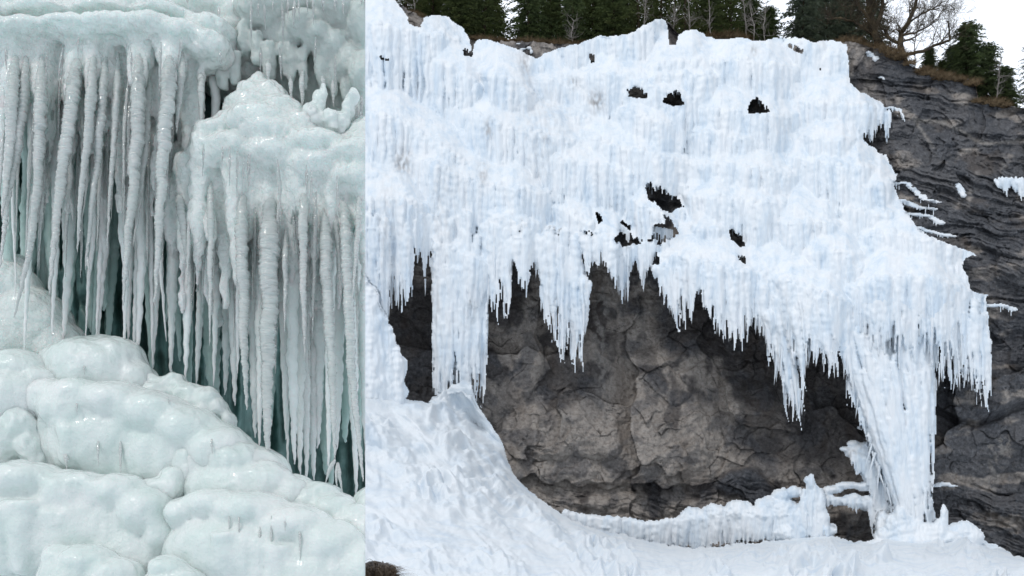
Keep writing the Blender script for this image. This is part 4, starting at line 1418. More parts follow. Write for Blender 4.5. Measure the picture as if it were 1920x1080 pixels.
# dark stone with dry grass at the bottom, beside the straight edge
bm = bmesh.new()
bmesh.ops.create_icosphere(bm, subdivisions=4, radius=1)
for v in bm.verts:
    c_ = np.array([tuple(v.co * 1.7)])
    v.co *= 1 + 0.30 * float(fbm3(c_, 70, 3)[0])
    v.co = Vector((v.co.x * 0.62, v.co.y * 0.5, v.co.z * 0.42))
me = bpy.data.meshes.new('dark_stone')
bm.to_mesh(me)
bm.free()
tag(put('dark_stone', me, M_ROCK, None, P(706, 1080, 30.6)), 'dark wet stone poking out of the snow at the bottom, under dry grass', 'stone')
fg = tuft_mesh(650, 700, 0.55, 1.0, 0.15)
fg.materials.append(leaf_mat('withered_grass', (0.05, 0.035, 0.024), (0.17, 0.125, 0.085), 2.0, 0.9))
tag(put('grass_clump', fg, None, None, P(712, 1082, 30.3)), 'withered brown grass clump over the dark stone at the bottom', 'grass clump')
# ------------------------------------------------------------------ the near ice formation on the left
YL = 12.0
SL = K * YL / 960.0
from mathutils.bvhtree import BVHTree


def ice_mat(name, base, sss, trans, rough, bscale, bstr, rad=(0.10, 0.17, 0.16), lo=None, zs=1.0, coat=0.0):
    m, nt, b, N, L = mat(name)
    oc = obj_coord(nt)
    n1 = noise_node(nt, 1.6, 4, 0.6, oc)
    oc2 = obj_coord(nt, (1, 1, zs))
    n2 = noise_node(nt, bscale, 4, 0.55, oc2, 0.4)
    n3 = noise_node(nt, bscale * 0.3, 3, 0.5, oc)
    lo = lo or tuple(0.86 * v for v in base)
    L(ramp(nt, n1.outputs[0], [(0.3, lo), (0.65, base)]), b.inputs['Base Color'])
    b.inputs['Roughness'].default_value = rough
    b.inputs['IOR'].default_value = 1.31
    b.inputs['Subsurface Weight'].default_value = sss
    b.inputs['Subsurface Radius'].default_value = rad
    b.inputs['Subsurface Scale'].default_value = 1.0
    b.inputs['Transmission Weight'].default_value = trans
    b.inputs['Coat Weight'].default_value = coat
    b.inputs['Coat Roughness'].default_value = 0.04
    b.inputs['Coat IOR'].default_value = 1.33
    q = bump(nt, b, n3.outputs[0], bstr * 0.6, 0.06)
    bump(nt, b, n2.outputs[0], bstr, 0.035, q)
    return m


M_MOUND = ice_mat('wet_pale_ice', (0.76, 0.80, 0.785), 0.35, 0.0, 0.15, 20, 0.5, rad=(0.12, 0.16, 0.15), lo=(0.63, 0.73, 0.70), coat=0.3)
M_SHELF = ice_mat('pale_green_ice', (0.80, 0.865, 0.84), 0.6, 0.0, 0.12, 26, 1.0, coat=0.5)
M_GREY = ice_mat('grey_ice', (0.58, 0.64, 0.615), 0.5, 0.0, 0.14, 22, 0.6)
M_MILK = ice_mat('milky_icicle_ice', (0.76, 0.815, 0.795), 0.5, 0.0, 0.16, 24, 0.5, coat=0.3)
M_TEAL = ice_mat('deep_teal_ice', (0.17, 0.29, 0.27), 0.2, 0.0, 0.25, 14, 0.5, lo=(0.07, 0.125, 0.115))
M_CLEAR = ice_mat('clear_icicle_ice', (0.91, 0.98, 0.95), 0.40, 0.34, 0.05, 8, 1.0, rad=(0.06, 0.08, 0.08), zs=6.0, coat=1.0)

M_GLASS = ice_mat('glassy_thin_ice', (0.95, 0.985, 0.975), 0.0, 0.75, 0.03, 9, 0.8, zs=4.0, coat=1.0)

_dir = Vector(((685 - 960) / 960 * K, 1, 0))
CUT_N = Vector((1, -_dir.x, 0)).normalized()
CUT_P = Vector((0, 0, CZ))


def cut_mesh(me, org):
    """the formation ends in one straight sawn face on its right"""
    co = np.empty(len(me.vertices) * 3, np.float32)
    me.vertices.foreach_get('co', co)
    co = co.reshape(-1, 3) + np.array(org)
    side = (co - np.array(CUT_P)) @ np.array(CUT_N)
    if side.max() <= 0:
        return me
    bm = bmesh.new()
    bm.from_mesh(me)
    r = bmesh.ops.bisect_plane(bm, geom=bm.verts[:] + bm.edges[:] + bm.faces[:], plane_co=CUT_P - Vector(org), plane_no=CUT_N, clear_outer=True)
    ed = [e_ for e_ in r['geom_cut'] if isinstance(e_, bmesh.types.BMEdge) and e_.is_valid and e_.is_boundary]
    if ed:
        bmesh.ops.holes_fill(bm, edges=ed, sides=0)
    bm.to_mesh(me)
    bm.free()
    return me


def blob(name, items, m, voxel=0.03, noise=(0.035, 2.2, 0.010, 9.0), smooth=4, parent=None, cut=True, seed=0):
    """one solid lump of ice grown from overlapping ellipsoids (px, py, depth m, rx, ry, depth radius m) and cones"""
    bm = bmesh.new()
    for it in items:
        if it[0] == 'c':
            _, x0, y0, dp0, r0, x1, y1, dp1, r1 = it
            path = [P(x0 + (x1 - x0) * t, y0 + (y1 - y0) * t, YL + dp0 + (dp1 - dp0) * t) for t in np.linspace(0, 1, 8)]
            V, F = tube(path, [SL * (r0 + (r1 - r0) * t) for t in np.linspace(0, 1, 8)], 10)
            vs = [bm.verts.new(v) for v in V]
            for f in F:
                bm.faces.new([vs[i] for i in f])
            bm.faces.new(vs[:10][::-1])
            bm.faces.new(vs[-10:])
        else:
            px, py, dp, rx, ry, rd = it
            Y = YL + dp
            s_ = K * Y / 960
            M = Matrix.Translation(P(px, py, Y)) @ Matrix.Diagonal((rx * s_, rd, ry * s_, 1))
            bmesh.ops.create_icosphere(bm, subdivisions=3, radius=1, matrix=M)
    me = bpy.data.meshes.new(name)
    bm.to_mesh(me)
    bm.free()
    tmp = bpy.data.objects.new('tmp', me)
    COL.objects.link(tmp)
    md = tmp.modifiers.new('r', 'REMESH')
    md.mode = 'VOXEL'
    md.voxel_size = voxel
    if smooth:
        ms = tmp.modifiers.new('s', 'SMOOTH')
        ms.iterations = smooth
        ms.factor = 0.6
    dg = bpy.context.evaluated_depsgraph_get()
    dg.update()
    me2 = bpy.data.meshes.new_from_object(tmp.evaluated_get(dg))
    me2.name = name
    bpy.data.objects.remove(tmp)
    bpy.data.meshes.remove(me)
    n = len(me2.vertices)
    co = np.empty(n * 3, np.float32)
    me2.vertices.foreach_get('co', co)
    co = co.reshape(-1, 3).astype(float)
    no = np.empty(n * 3, np.float32)
    me2.vertices.foreach_get('normal', no)
    no = no.reshape(-1, 3)
    a1, f1_, a2, f2_ = noise
    dsp = a1 * fbm3(co * f1_, 20 + seed, 3) + a2 * (0.4 - np.abs(fbm3(co * f2_, 30 + seed, 2))) * 2
    st = np.stack([co[:, 0] * 9, co[:, 1] * 9, co[:, 2] * 1.2], -1)
    dsp = dsp + 0.018 * fbm3(st, 50 + seed, 2) * (1 - np.clip(no[:, 2], 0, 1))
    co = co + no * dsp[:, None]
    org = Vector((co[:, 0].mean(), co[:, 1].mean(), co[:, 2].min()))
    me2.vertices.foreach_set('co', (co - np.array(org)).astype(np.float32).ravel())
    me2.update()
    if cut:
        cut_mesh(me2, org)
    me2.polygons.foreach_set('use_smooth', np.ones(len(me2.polygons), bool))
    me2.materials.clear()
    me2.materials.append(m)
    if parent is None:
        return put(name, me2, None, None, org)
    return put(name, me2, None, parent, org - parent.location)


def icicle(parent, pts, w0, dep, m, ring=0.10, tipr=0.10, power=1.3, name='icicle', sides=10, top=1.0):
    """tapering icicle along pixel points, w0 = full width at the top in px"""
    q = np.array(pts, float)
    seg = np.concatenate([[0], np.cumsum(np.hypot(np.diff(q[:, 0]), np.diff(q[:, 1])))])
    Lp = seg[-1]
    n = int(max(14, min(190, Lp / 2.2)))
    if ring < 0.04:
        n = int(max(12, Lp / 5))
    ph = RNG.uniform(0, 6.28, 6)
    Y = YL + dep
    s_ = K * Y / 960
    path, rad = [], []
    ringp = RNG.uniform(5.5, 8.5)
    z = np.linspace(0, 1, n)
    nz = gnoise(z * Lp / 14.0, np.full(n, ph[0] * 9), 5)
    nz2 = gnoise(z * Lp / 60.0, np.full(n, ph[1] * 9), 6)
    nz3 = gnoise(z * Lp / 40.0, np.full(n, ph[2] * 9), 7)
    for i, t in enumerate(z):
        l_ = t * Lp
        inn = max(0.0, 1 - l_ / min(100.0, 0.36 * Lp)) ** 1.7
        x = np.interp(l_, seg, q[:, 0]) + w0 * 0.13 * nz2[i] * math.sin(math.pi * min(1, t * 1.2)) + w0 * 0.07 * nz[i]
        y = np.interp(l_, seg, q[:, 1])
        r = 0.5 * w0 * (tipr + (1 - tipr) * (1 - t ** power))
        r *= 1 + ring * (0.75 * math.sin(l_ / ringp * 6.283 + 2.4 * nz2[i] + ph[3]) + 0.9 * nz[i]) + 0.16 * nz3[i]
        if t > 0.985:
            r *= 0.55
        path.append(P(x, y, Y + 0.03 * nz2[i] + (0.30 if w0 > 11 else 0.05) * inn))
        rad.append(max(r * (1 - 0.7 * inn), 0.6) * s_)
    V, F = tube(path, rad, sides)
    V = np.array([tuple(v) for v in V])
    # knobbly sides, not perfectly round
    ang = np.tile(np.arange(sides) * 6.283 / sides, n)
    zi = np.repeat(z * Lp, sides)
    c0 = np.repeat(np.array([tuple(p) for p in path]), sides, 0)
    kn = 1 + (1.1 * ring + 0.05) * gnoise(ang * 1.6 + ph[4], zi / 7.0, 9) + 0.6 * ring * gnoise(ang * 2.6 + ph[2], zi / 3.2, 8) + 0.12 * np.cos(ang * 2 + ph[5])
    V = c0 + (V - c0) * kn[:, None]
    V = np.concatenate([V, [tuple(path[0] + Vector((0, 0, 0.01)))], [tuple(path[-1] - Vector((0, 0, rad[-1])))]])
    nt_ = len(V) - 2
    F3 = [(nt_, (s + 1) % sides, s, s) for s in range(0)]
    org = np.array(path[0])
    me = bpy.data.meshes.new(name)
    b0 = (n - 1) * sides
    faces = [tuple(f) for f in F] + [(nt_, (s + 1) % sides, s) for s in range(sides)] + [(nt_ + 1, b0 + s, b0 + (s + 1) % sides) for s in range(sides)]
    me.from_pydata((V - org).tolist(), [], faces)
    me.polygons.foreach_set('use_smooth', np.ones(len(me.polygons), bool))
    bm = bmesh.new()
    bm.from_mesh(me)
    bmesh.ops.recalc_face_normals(bm, faces=bm.faces)
    bm.to_mesh(me)
    bm.free()
    cut_mesh(me, org)
    if len(me.vertices) < 4:
        bpy.data.meshes.remove(me)
        return None
    me.materials.append(m)
    return put(name, me, None, parent, Vector(org) - (parent.location if parent else Vector((0, 0, 0))))


# --- back wall of the grotto
wx_ = np.arange(-90, 800, 4.0)
wy_ = np.arange(-70, 1150, 4.0)
WX, WY = np.meshgrid(wx_, wy_)
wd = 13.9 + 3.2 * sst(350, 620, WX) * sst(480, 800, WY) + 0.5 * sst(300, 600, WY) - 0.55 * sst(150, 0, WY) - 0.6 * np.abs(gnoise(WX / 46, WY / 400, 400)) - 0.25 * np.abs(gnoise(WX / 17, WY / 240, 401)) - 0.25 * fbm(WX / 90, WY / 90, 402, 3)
q, ok = tri_grid_faces(np.ones(WX.shape, bool))
v2 = Parr(WX.ravel(), WY.ravel(), wd.ravel())
f2 = q.reshape(-1, 4)
v2, f2, _ = skirt(v2, f2, [], 1.2)
org = Vector((v2[:, 0].mean(), v2[:, 1].mean(), v2[:, 2].min()))
me = mesh_np('ice_wall', v2 - np.array(org), f2)
cut_mesh(me, org)
tag(put('ice_wall', me, M_TEAL, None, org), 'deep teal back wall of ice behind the long hanging icicles', 'ice wall')

# --- upper shelf with its curtain
A_ICE = [  # points, width, depth, clear?
    ([(28, 92), (20, 260), (4, 410)], 25, -0.20, 1), ([(50, 96), (36, 260), (16, 360), (0, 505)], 24, -0.12, 1), ([(80, 100), (74, 330), (58, 460), (27, 596)], 24, -0.16, 1),
    ([(64, 110), (58, 420), (50, 560), (45, 674)], 20, 0.25, 0), ([(146, 92), (128, 250), (110, 360), (92, 552)], 27, -0.20, 1), ([(122, 110), (132, 330), (126, 400), (119, 472)], 14, -0.05, 1),
    ([(176, 92), (166, 240), (152, 350), (145, 473)], 20, -0.22, 1), ([(198, 96), (188, 250), (174, 370), (160, 505)], 22, -0.10, 1), ([(222, 100), (214, 280), (206, 360), (201, 468)], 18, -0.05, 1),
    ([(262, 88), (258, 210), (250, 350), (240, 440), (231, 573)], 34, -0.22, 1), ([(280, 120), (270, 300), (262, 380), (250, 462)], 18, -0.08, 1), ([(318, 82), (314, 200), (303, 330), (298, 440), (290, 572)], 32, -0.26, 1),
    ([(342, 90), (336, 190), (330, 250)], 18, -0.10, 1), ([(377, 130), (378, 180), (376, 244)], 14, -0.05, 1), ([(300, 200), (303, 420), (306, 520)], 9, 0.02, 1),
    ([(100, 110), (106, 340), (103, 500), (97, 630)], 20, 0.35, 0), ([(232, 110), (228, 340), (236, 520), (232, 660)], 26, 0.35, 0), ([(12, 100), (8, 300), (16, 430)], 18, 0.1, 0),
    ([(64, 200), (60, 290), (56, 340)], 8, -0.14, 1), ([(78, 230), (82, 330), (75, 440), (70, 500)], 10, -0.1, 1), ([(243, 190), (241, 260), (239, 306)], 8, -0.2, 1), ([(90, 90), (86, 140), (83, 180)], 6, -0.3, 1), ([(118, 90), (113, 120), (108, 150)], 5, -0.3, 1),
    ([(148, 65), (147, 90), (146, 110)], 5, -0.4, 1), ([(245, 90), (246, 120), (247, 150)], 5, -0.35, 1), ([(302, 80), (300, 130), (298, 172)], 7, -0.42, 1), ([(340, 70), (337, 100), (334, 130)], 6, -0.4, 1), ([(413, 95), (413, 120)], 6, -0.1, 1),
    ([(176, 440), (166, 520), (160, 640)], 15, 0.5, 0), ([(190, 200), (192, 420), (180, 640)], 22, 0.55, 0), ([(262, 300), (266, 480), (258, 660), (254, 700)], 26, 0.45, 0), ([(280, 330), (284, 560), (286, 690)], 15, 0.55, 0),
    ([(24, 400), (30, 520), (26, 580)], 9, 0.3, 0), ([(150, 300), (153, 460), (151, 520)], 9, 0.2, 1), ([(12, 90), (12, 130)], 6, -0.3, 1), ([(352, 110), (366, 200), (372, 280)], 26, 0.35, 0), ([(400, 110), (404, 200), (400, 262)], 22, 0.45, 0)]
RG = np.random.default_rng(21)
itemsA = []
for x, y, rx, ry, dp, rd in [(-60, 84, 80, 26, .35, .6), (10, 84, 80, 25, .3, .55), (80, 78, 80, 24, .28, .5), (150, 74, 80, 24, .25, .52), (220, 76, 80, 24, .26, .55), (290, 78, 76, 25, .26, .55), (345, 88, 66, 28, .3, .5), (400, 108, 46, 36, .36, .5),
                              (0, 66, 80, 22, .6, .7), (110, 62, 90, 20, .6, .7), (220, 62, 90, 20, .6, .7), (320, 66, 80, 22, .6, .7), (400, 84, 60, 30, .6, .6),
                              (60, 92, 220, 40, 1.1, 1.1), (260, 92, 200, 40, 1.1, 1.1), (440, 130, 70, 60, 1.0, .6)]:
    itemsA.append((x, y, dp, rx, ry, rd))
for pts, w_, dp, cl in A_ICE:
    if w_ >= 12 and pts[0][1] < 140:
        x0, y0 = pts[0]
        x1, y1 = pts[1]
        k_ = 0.85 if cl else 1.0
        itemsA.append(('c', x0, y0 - 14, dp + 0.38, w_ * 1.0, x0 + (x1 - x0) * 0.7, y0 + (y1 - y0) * k_ * 0.7, dp + 0.1, w_ * 0.40))
for k_ in range(74):      # the merged ribs of the curtain
    x = RG.uniform(-40, 372)
    L_ = RG.uniform(60, 330)
    dp = RG.uniform(-0.05, 0.5)
    itemsA.append(('c', x, 84, dp + 0.32, RG.uniform(14, 27), x + RG.uniform(-14, 6), 84 + L_, dp + 0.08, RG.uniform(3, 8)))
rootA = empty('hanging_ice_shelf', P(160, 90, 12.4))
tag(rootA, 'long upper ice shelf at left with a dense curtain of ridged clear icicles', 'ice shelf')
blob('shelf_body', itemsA, M_SHELF, 0.026, (0.035, 2.4, 0.016, 10.0), 9, rootA, True, 1)
for pts, w_, dp, cl in A_ICE:
    if not cl and pts[0][1] > 110:
        pts = [(pts[0][0], 110)] + pts
    icicle(rootA, pts, w_, dp, (M_CLEAR if w_ > 11 else M_GLASS) if cl else M_MILK, 0.11 if cl else 0.03, 0.12, 1.5 if cl else 1.8)
M_DEEP = ice_mat('deep_green_column_ice', (0.46, 0.58, 0.55), 0.4, 0.0, 0.2, 18, 0.5, lo=(0.34, 0.46, 0.43))
for k_ in range(16):
    x = RG.uniform(10, 345)
    icicle(rootA, [(x, 100), (x + RG.uniform(-8, 8), 360), (x + RG.uniform(-14, 10), RG.uniform(520, 720))], RG.uniform(18, 42), RG.uniform(0.7, 1.3), M_DEEP, 0.03, 0.25, 2.4)
for k_ in range(40):
    x = RG.uniform(0, 345)
    y = RG.uniform(110, 300)
    icicle(rootA, [(x, y), (x - 4, y + 60), (x - RG.uniform(4, 14), y + RG.uniform(110, 260))], RG.uniform(5, 11), RG.uniform(-0.12, 0.4), M_CLEAR if RG.random() < 0.6 else M_GLASS, 0.1)
# forked tips
icicle(rootA, [(163, 478), (166, 500), (170, 514)], 7, -0.12, M_CLEAR, 0.06)
icicle(rootA, [(128, 360), (134, 385), (137, 416)], 8, -0.05, M_CLEAR, 0.06)

# --- bank of ice above the shelf
rootB = empty('ice_bank', P(220, 60, 13.0))
tag(rootB, 'bulging pale ice bank along the top left, above the upper shelf', 'ice bank')
blob('bank_body', [(-40, 10, 1.0, 80, 70, .6), (60, 10, 1.0, 80, 60, .6), (150, -10, 1.1, 80, 70, .6), (230, 0, 1.0, 70, 60, .6), (310, 20, 1.1, 70, 50, .6), (390, 30, 0.9, 80, 36, .5), (380, 8, 1.0, 60, 40, .5), (470, 45, .9, 60, 46, .5), (85, 34, .6, 18, 16, .25), (205, 36, .6, 22, 18, .25), (120, 20, .8, 60, 20, .4),
                  (360, 56, .75, 26, 16, .3), (420, 62, .65, 34, 18, .3), (540, 20, 1.3, 90, 60, .5), (640, 20, 1.3, 90, 60, .5), (200, -60, 1.4, 400, 60, .8)] +
     [('c', x, 0, .55, RG.uniform(10, 20), x + RG.uniform(-4, 4), RG.uniform(30, 60), .6, 5) for x in (30, 66, 110, 180, 262, 290, 440, 456)], M_SHELF, 0.03, (0.06, 2.2, 0.018, 8), 8, rootB, True, 2)
for pts, w_ in [([(277, -10), (277, 20), (273, 55)], 15), ([(310, -8), (309, 10), (306, 30)], 8), ([(262, 0), (264, 26)], 8), ([(178, 0), (177, 30)], 8), ([(410, 12), (411, 44)], 6), ([(350, -10), (351, 6)], 10), ([(400, 40), (404, 60)], 10)]:
    icicle(rootB, pts, w_, 0.25, M_CLEAR, 0.09)

# --- grey knobbly ice at the top right
rootC = empty('ice_overhang', P(580, 100, 12.7))
tag(rootC, 'grey knobbly ice overhang at upper right with many small clear icicles', 'ice overhang')
itemsC = [(500, 30, .6, 60, 40, .5), (560, 20, .7, 70, 40, .5), (640, 30, .6, 60, 44, .5), (700, 60, .6, 60, 60, .5), (575, 60, .5, 46, 30, .35), (600, 75, .45, 36, 26, .3), (630, 95, .5, 34, 34, .3), (660, 130, .55, 40, 40, .35), (690, 150, .5, 40, 50, .4), (545, 75, .6, 26, 40, .3), (520, 80, .7, 26, 50, .3),
          (600, 150, 1.1, 100, 90, .5), (665, 190, 1.0, 60, 90, .4), (440, 110, .8, 40, 60, .4), (465, 80, .6, 22, 40, .3)]
for x, y, L_, r in [(503, 80, 66, 14), (531, 85, 60, 10), (545, 85, 80, 11), (567, 90, 80, 12), (604, 95, 70, 15), (624, 110, 70, 11), (650, 140, 50, 13), (480, 60, 60, 14), (440, 100, 60, 14), (415, 110, 60, 16), (675, 160, 70, 12)]:
    itemsC.append(('c', x, y, .4, r, x + 2, y + L_, .42, r * .55))
blob('overhang_body', itemsC, M_GREY, 0.026, (0.03, 3.0, 0.014, 9), 3, rootC, True, 3)
for x, y0, y1, w_ in [(471, 2, 88, 8), (484, 6, 30, 6), (496, 8, 58, 7), (512, 2, 26, 6), (529, 8, 84, 9), (540, 0, 34, 6), (552, 2, 52, 8), (560, 0, 38, 6), (576, 0, 22, 5), (587, 0, 46, 7), (606, -6, 24, 8), (628, -4, 22, 6), (642, -4, 31, 6), (676, -10, 8, 8), (685, -10, 30, 8), (592, 66, 126, 6), (628, 104, 168, 7), (489, 90, 134, 9), (525, 90, 150, 9),
                      (503, 110, 158, 16), (545, 140, 190, 12), (567, 130, 204, 14), (606, 140, 176, 12), (624, 150, 200, 10), (668, 190, 262, 10), (678, 180, 290, 9), (413, 95, 121, 6)]:
    icicle(rootC, [(x, y0), (x + RG.uniform(-1, 3), y1)], w_, 0.02 if y0 < 60 else 0.15, M_GLASS if w_ < 10 else M_CLEAR, 0.09)

# --- right shelf
D_ICE = [([(335, 350), (344, 420), (354, 520)], 20, -0.02, 1), ([(394, 320), (395, 480), (393, 648)], 17, -0.12, 1), ([(455, 340), (456, 470), (458, 650), (463, 768)], 27, -0.15, 1), ([(506, 350), (505, 560), (500, 720), (502, 868)], 33, -0.16, 1), ([(536, 420), (535, 530), (533, 622)], 14, -0.15, 1),
         ([(571, 330), (568, 480), (570, 580), (571, 669)], 20, -0.22, 1), ([(593, 360), (589, 500), (586, 635)], 10, -0.2, 1), ([(606, 360), (612, 500), (622, 700), (628, 860)], 26, -0.12, 1), ([(645, 350), (650, 500), (660, 700), (681, 902)], 24, -0.15, 1), ([(676, 340), (668, 470), (660, 565)], 16, -0.18, 1),
         ([(626, 360), (634, 470), (640, 560)], 14, -0.05, 1), ([(520, 300), (524, 350), (526, 420)], 10, -0.32, 1), ([(470, 290), (468, 320), (467, 358)], 5, -0.4, 1), ([(382, 270), (381, 300), (380, 330)], 6, -0.35, 1), ([(417, 276), (416, 320)], 5, -0.38, 1), ([(431, 274), (430, 348)], 6, -0.4, 1), ([(445, 284), (444, 370)], 6, -0.4, 1), ([(458, 290), (454, 354)], 5, -0.4, 1), ([(466, 290), (465, 360)], 6, -0.4, 1),
         ([(574, 310), (576, 350), (575, 380)], 6, -0.42, 1), ([(584, 320), (584, 384)], 6, -0.42, 1), ([(632, 330), (633, 360), (634, 420)], 7, -0.4, 1), ([(546, 420), (550, 380), (553, 470)], 8, -0.05, 1)]
D_BACK = []
for x0, y0, x1, y1, w_ in [(325, 400, 320, 706, 27), (356, 400, 348, 712, 25), (383, 420, 368, 722, 24), (410, 400, 400, 724, 20), (430, 430, 422, 740, 30), (438, 380, 440, 760, 26), (475, 380, 478, 820, 34), (490, 400, 486, 840, 24), (530, 420, 536, 824, 22), (546, 440, 552, 870, 30), (560, 460, 562, 890, 32), (585, 440, 588, 900, 30),
                           (600, 470, 596, 840, 36), (640, 470, 632, 842, 28), (655, 440, 668, 930, 26), (676, 430, 690, 900, 30), (300, 400, 286, 690, 22), (265, 420, 250, 660, 24), (342, 480, 352, 560, 10), (410, 500, 404, 640, 14), (520, 480, 516, 700, 14), (450, 420, 445, 700, 18), (370, 380, 376, 560, 16), (245, 440, 240, 640, 20), (195, 470, 180, 660, 24), (128, 500, 118, 650, 26), (300, 480, 312, 640, 14), (620, 440, 616, 880, 22),
                           (570, 480, 575, 905, 26), (535, 560, 540, 880, 18)]:
    D_BACK.append(([(x0, y0), (x0 + (x1 - x0) * .4, y0 + (y1 - y0) * .4), (x1, y1)], w_, RG.uniform(0.15, 0.85)))
rootD = empty('hanging_ice_ledge', P(520, 300, 12.4))
tag(rootD, 'cone-topped ice ledge at right with tall columns and long icicles below it', 'ice ledge')
itemsD = [(487, 162, .3, 16, 24, .2), (470, 186, .34, 34, 30, .35), (508, 192, .34, 36, 34, .35), (478, 216, .27, 62, 34, .45), (530, 222, .3, 50, 34, .45), (490, 246, .2, 92, 36, .5), (575, 256, .3, 60, 34, .5), (425, 266, .3, 56, 24, .5), (520, 272, .28, 92, 32, .6), (600, 292, .28, 82, 30, .6), (670, 314, .28, 74, 34, .6), (395, 296, .2, 44, 44, .4), (356, 330, .3, 30, 44, .35), (440, 292, .2, 70, 34, .45), (520, 302, .2, 90, 36, .45), (600, 322, .2, 80, 36, .45), (670, 344, .2, 70, 40, .45),
          (520, 330, 1.0, 210, 70, .8), (400, 330, .9, 90, 60, .7), (460, 225, .3, 44, 24, .4), (700, 320, .6, 80, 80, .8)]
for pts, w_, dp, cl in D_ICE:
    if w_ >= 14:
        itemsD.append(('c', pts[0][0], pts[0][1] - 30, dp + 0.36, w_ * 0.95, pts[0][0] + (pts[1][0] - pts[0][0]) * .8, pts[0][1] + (pts[1][1] - pts[0][1]) * 0.8, dp + 0.08, w_ * 0.36))
for pts, w_, dp in D_BACK:
    if pts[0][0] > 310:
        itemsD.append(('c', pts[0][0], 300, dp * .6, w_ * 1.15, pts[0][0], pts[0][1] + 110, dp, w_ * .42))
for k_ in range(46):
    x = RG.uniform(345, 700)
    dp = RG.uniform(-0.1, 0.45)
    itemsD.append(('c', x, 296, dp + .05, RG.uniform(16, 30), x + RG.uniform(-8, 8), RG.uniform(370, 590), dp + .05, RG.uniform(4, 8)))
blob('ledge_body', itemsD, M_SHELF, 0.026, (0.04, 2.4, 0.016, 9), 10, rootD, True, 4)
for pts, w_, dp, cl in D_ICE:
    icicle(rootD, pts, w_, dp, M_CLEAR if w_ > 11 else M_GLASS, 0.11, 0.16 if w_ > 22 else 0.1, 2.2 if w_ > 22 else 1.5)
for pts, w_, dp in D_BACK:
    pts = [(pts[0][0], 330 if pts[0][0] > 310 else 115)] + pts
    icicle(rootD, pts, w_, dp, M_MILK, 0.03, 0.14, 2.4)
for k_ in range(12):
    x = RG.uniform(340, 690)
    icicle(rootD, [(x, 330), (x + RG.uniform(-6, 6), 600), (x + RG.uniform(-10, 10), RG.uniform(780, 930))], RG.uniform(18, 40), RG.uniform(0.9, 1.6), M_DEEP, 0.03, 0.25, 2.4)
for k_ in range(30):
    x = RG.uniform(350, 684)
    y = RG.uniform(340, 470)
    icicle(rootD, [(x, y), (x - 1, y + 60), (x + RG.uniform(-5, 3), y + RG.uniform(110, 300))], RG.uniform(5, 11), RG.uniform(-0.12, 0.4), M_CLEAR if RG.random() < 0.6 else M_GLASS, 0.1)
for pts in ([(628, 862), (618, 880), (610, 905)], [(632, 868), (631, 900), (633, 918)], [(634, 868), (638, 900), (642, 926)]):
    icicle(rootD, pts, 10, -0.1, M_CLEAR, 0.08)

# upright knobs on the ledge
for pts, lab in [([(590, 212, .0, 18, 20, .14), (600, 192, .0, 13, 22, .1), (607, 174, .0, 8, 16, .08), (596, 226, .0, 24, 16, .15)], 'upright grey-white ice knob leaning right, left one of the two tallest on the ledge'),
                 ([(640, 232, .0, 20, 22, .14), (651, 204, .0, 13, 26, .11), (661, 182, .0, 10, 18, .1)], 'tall tilted ice knob at the right end of the ledge knobs'),
                 ([(583, 214, -.05, 17, 13, .15), (578, 206, -.02, 10, 12, .1)], 'squat white ice knob lying below the left leaning knob'),
                 ([(622, 225, -.05, 18, 16, .15), (628, 236, -.05, 14, 12, .12)], 'round glassy ice knob between the two leaning knobs')]:
    tag(blob('ice_lump', pts, M_MOUND, 0.016, (0.035, 5, 0.014, 13), 6, None, True, 5), lab, 'ice lump', 'ice knobs on the right ledge')

